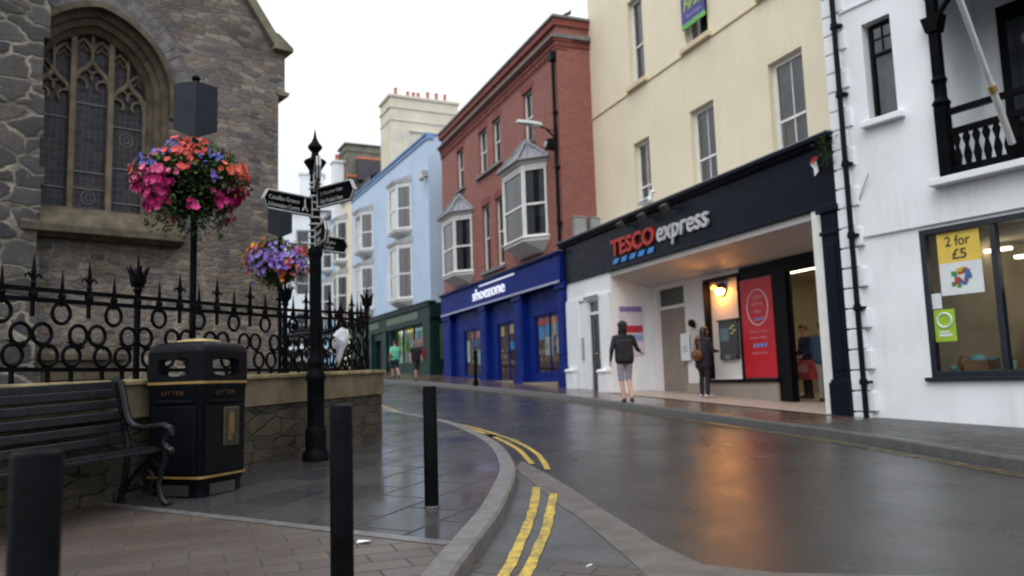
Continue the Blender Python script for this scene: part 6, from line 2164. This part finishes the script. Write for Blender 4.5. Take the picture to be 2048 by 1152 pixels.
# hooded walker: seen from behind, heading up the street, elbows out
person(gp(2.47, 17.8), -8, 1.80, 'person in a black hooded jacket and grey knee shorts walking past the supermarket', [SKIN, DK, GRY, SHO, HAIR],
       dict(arms=[((-.29, -.07, 1.14), (-.30, .03, .90)), ((.31, .04, 1.16), (.43, .22, 1.10))], legs=[((-.07, .08, .50), (-.05, -.02, .10), (-.05, .14, .03)), ((.10, .10, .51), (.09, -.14, .12), (.10, .02, .05))], loose=1.02, leg_w=1.0, lean=(.0, .04, 0)), hood=True, shorts=True)
# woman at the cash machine
wp = frame_pt(TO, TP, -5.02, .62)
person(gp(wp.x, wp.y, .012), 62, 1.68, 'woman with long dark hair in a dark coat using the cash machine', [SKIN, cl('dark_navy', (.012, .012, .018)), DK, cl('pale_pink_shoe', (.5, .4, .42), .6), HAIR],
       dict(arms=[((-.24, .10, 1.13), (-.14, .34, 1.15)), ((.25, .10, 1.13), (.14, .34, 1.12))], legs=STAND, loose=1.08, lean=(0, .05, 0), head=(0, .03, -.02)), hair='long', top='coat')
hb = thing('handbag', 'brown leather shoulder bag on the back of the woman at the cash machine', 'handbag', (wp.x, wp.y, G(wp.x, wp.y) + .012), -R(62))
mb = MB()
nn = 14
def bagsec(k, y):
    return [(.165 * k * cos(a) + .03, y, 1.0 + (.145 * k * sin(a) if sin(a) < 0 else .12 * k * sin(a))) for a in [2 * pi * i / nn for i in range(nn)]]
vs_ = bagsec(.8, -.27) + bagsec(1, -.245) + bagsec(1, -.17) + bagsec(.85, -.15)
mb.add(vs_, [tuple(range(nn)), tuple(3 * nn + i for i in reversed(range(nn)))] + [((i + 1) % nn + k * nn, i + k * nn, i + (k + 1) * nn, (i + 1) % nn + (k + 1) * nn) for k in range(3) for i in range(nn)])
mb.build('bag_body', mat('brown_leather', (.16, .055, .022), .45, .2, 8, .2), hb, smooth=True)
mb = MB(); mb.tube([(.12, -.19, 1.08), (.10, -.16, 1.25), (.02, -.13, 1.38), (-.10, -.05, 1.47), (-.16, .03, 1.44)], .016, 6); mb.tube([(-.07, -.2, 1.08), (-.1, -.17, 1.22), (-.14, -.1, 1.36), (-.17, -.02, 1.46)], .014, 6); mb.build('strap', MATS['brown_leather'], hb)
mb = MB(); mb.ell((.03, -.275, 1.02), (.02, .008, .02), 8, 6); mb.build('clasp', BRASS, hb)
# two walkers by the green shop
walk = [((-.08, .14, .52), (-.08, .16, .10), (-.08, .32, .04)), ((.08, .02, .50), (.08, -.24, .16), (.08, -.12, .05))]
walk2 = [((-.08, .02, .50), (-.08, -.20, .14), (-.08, -.08, .05)), ((.08, .12, .52), (.08, .14, .10), (.08, .30, .04))]
person(gp(-5.15, 34.3), -35, 1.62, 'person in a mint green T-shirt and navy shorts walking past the green shop', [SKIN, cl('mint', (.16, .62, .42)), cl('navy', (.012, .015, .05)), SHO, HAIR],
       dict(arms=[((-.27, -.08, 1.13), (-.27, .06, .92)), ((.27, .04, 1.13), (.26, .2, 1.0))], legs=walk, loose=1.1, sleeve='short'), shorts=True, top='tee', vox=.011)
person(gp(-3.95, 31.9), 150, 1.58, 'person in a black T-shirt and black shorts walking near the green shop corner', [SKIN, DK, cl('black_shorts', (.012, .012, .014)), SHO, mat('sandy_hair', (.22, .13, .07), .6, .2, 20, .1)],
       dict(arms=[((-.25, -.04, 1.12), (-.2, .15, .98)), ((.27, -.06, 1.13), (.27, .02, .9))], legs=walk2, loose=1.08, sleeve='short'), shorts=True, top='tee', vox=.011)
t = thing('shoulder_bag', 'dark red bag hanging from the shoulder of the person in black near the green shop', 'bag', gp(-3.95, 31.9), -R(150))
mb = MB(); mb.box(-.42, -.27, -.22, .12, .86, 1.24); mb.build('bag_body', mat('maroon_cloth', (.16, .02, .035), .8, .2, 8, .1), t, bevel=.03)
mb = MB(); mb.tube([(-.33, -.1, 1.22), (-.22, -.03, 1.5), (-.3, .08, 1.22)], .014, 6); mb.build('strap', BLACK, t)
# customers just inside the entrance
p1 = frame_pt(TO, TP, -3.45, 2.3)
person((p1.x, p1.y, gz(TO, TP, -3.45, 2.3) + .012), -100, 1.66, 'shopper in a navy jacket just inside the supermarket entrance', [SKIN, cl('navy_jacket', (.015, .022, .09)), DK, SHO, HAIR],
       dict(arms=[((-.26, .02, 1.12), (-.2, .22, 1.0)), ((.26, .02, 1.12), (.2, .22, 1.0))], legs=STAND, loose=1.1), vox=.011)
p2 = frame_pt(TO, TP, -2.55, 1.95)
person((p2.x, p2.y, gz(TO, TP, -2.55, 1.95) + .012), 60, 1.70, 'shopper in a blue denim jacket and pale trousers inside the supermarket entrance', [SKIN, cl('denim', (.07, .11, .2)), cl('pale_trousers', (.4, .38, .36)), SHO, mat('brown_hair', (.09, .05, .025), .6, .2, 20, .1)],
       dict(arms=HANG, legs=STAND, loose=1.06), vox=.011)
t = thing('red_shopping_bag', 'pink and red shopping bag held by the shopper in the navy jacket', 'shopping bag', tuple(frame_pt(TO, TP, -3.1, 2.0, gz(TO, TP, -3.1, 2.0) + .45)), TP)
mb = MB(); mb.prism_x([(-.12, 0), (-.16, .42), (.14, .42), (.1, 0)], -.2, .2); mb.build('bag_body', mat('bag_red', (.5, .06, .07), .6, .2, 6, .2), t, bevel=.02)
mb = MB(); mb.box(-.17, .17, -.165, -.15, .16, .34); mb.build('bag_print', mat('bag_pink', (.62, .32, .33), .6, .2, 8, .1), t)
mb = MB(); mb.tube([(-.1, 0, .42), (-.08, 0, .52), (.08, 0, .52), (.1, 0, .42)], .01, 6); mb.build('handle', BLACK, t)
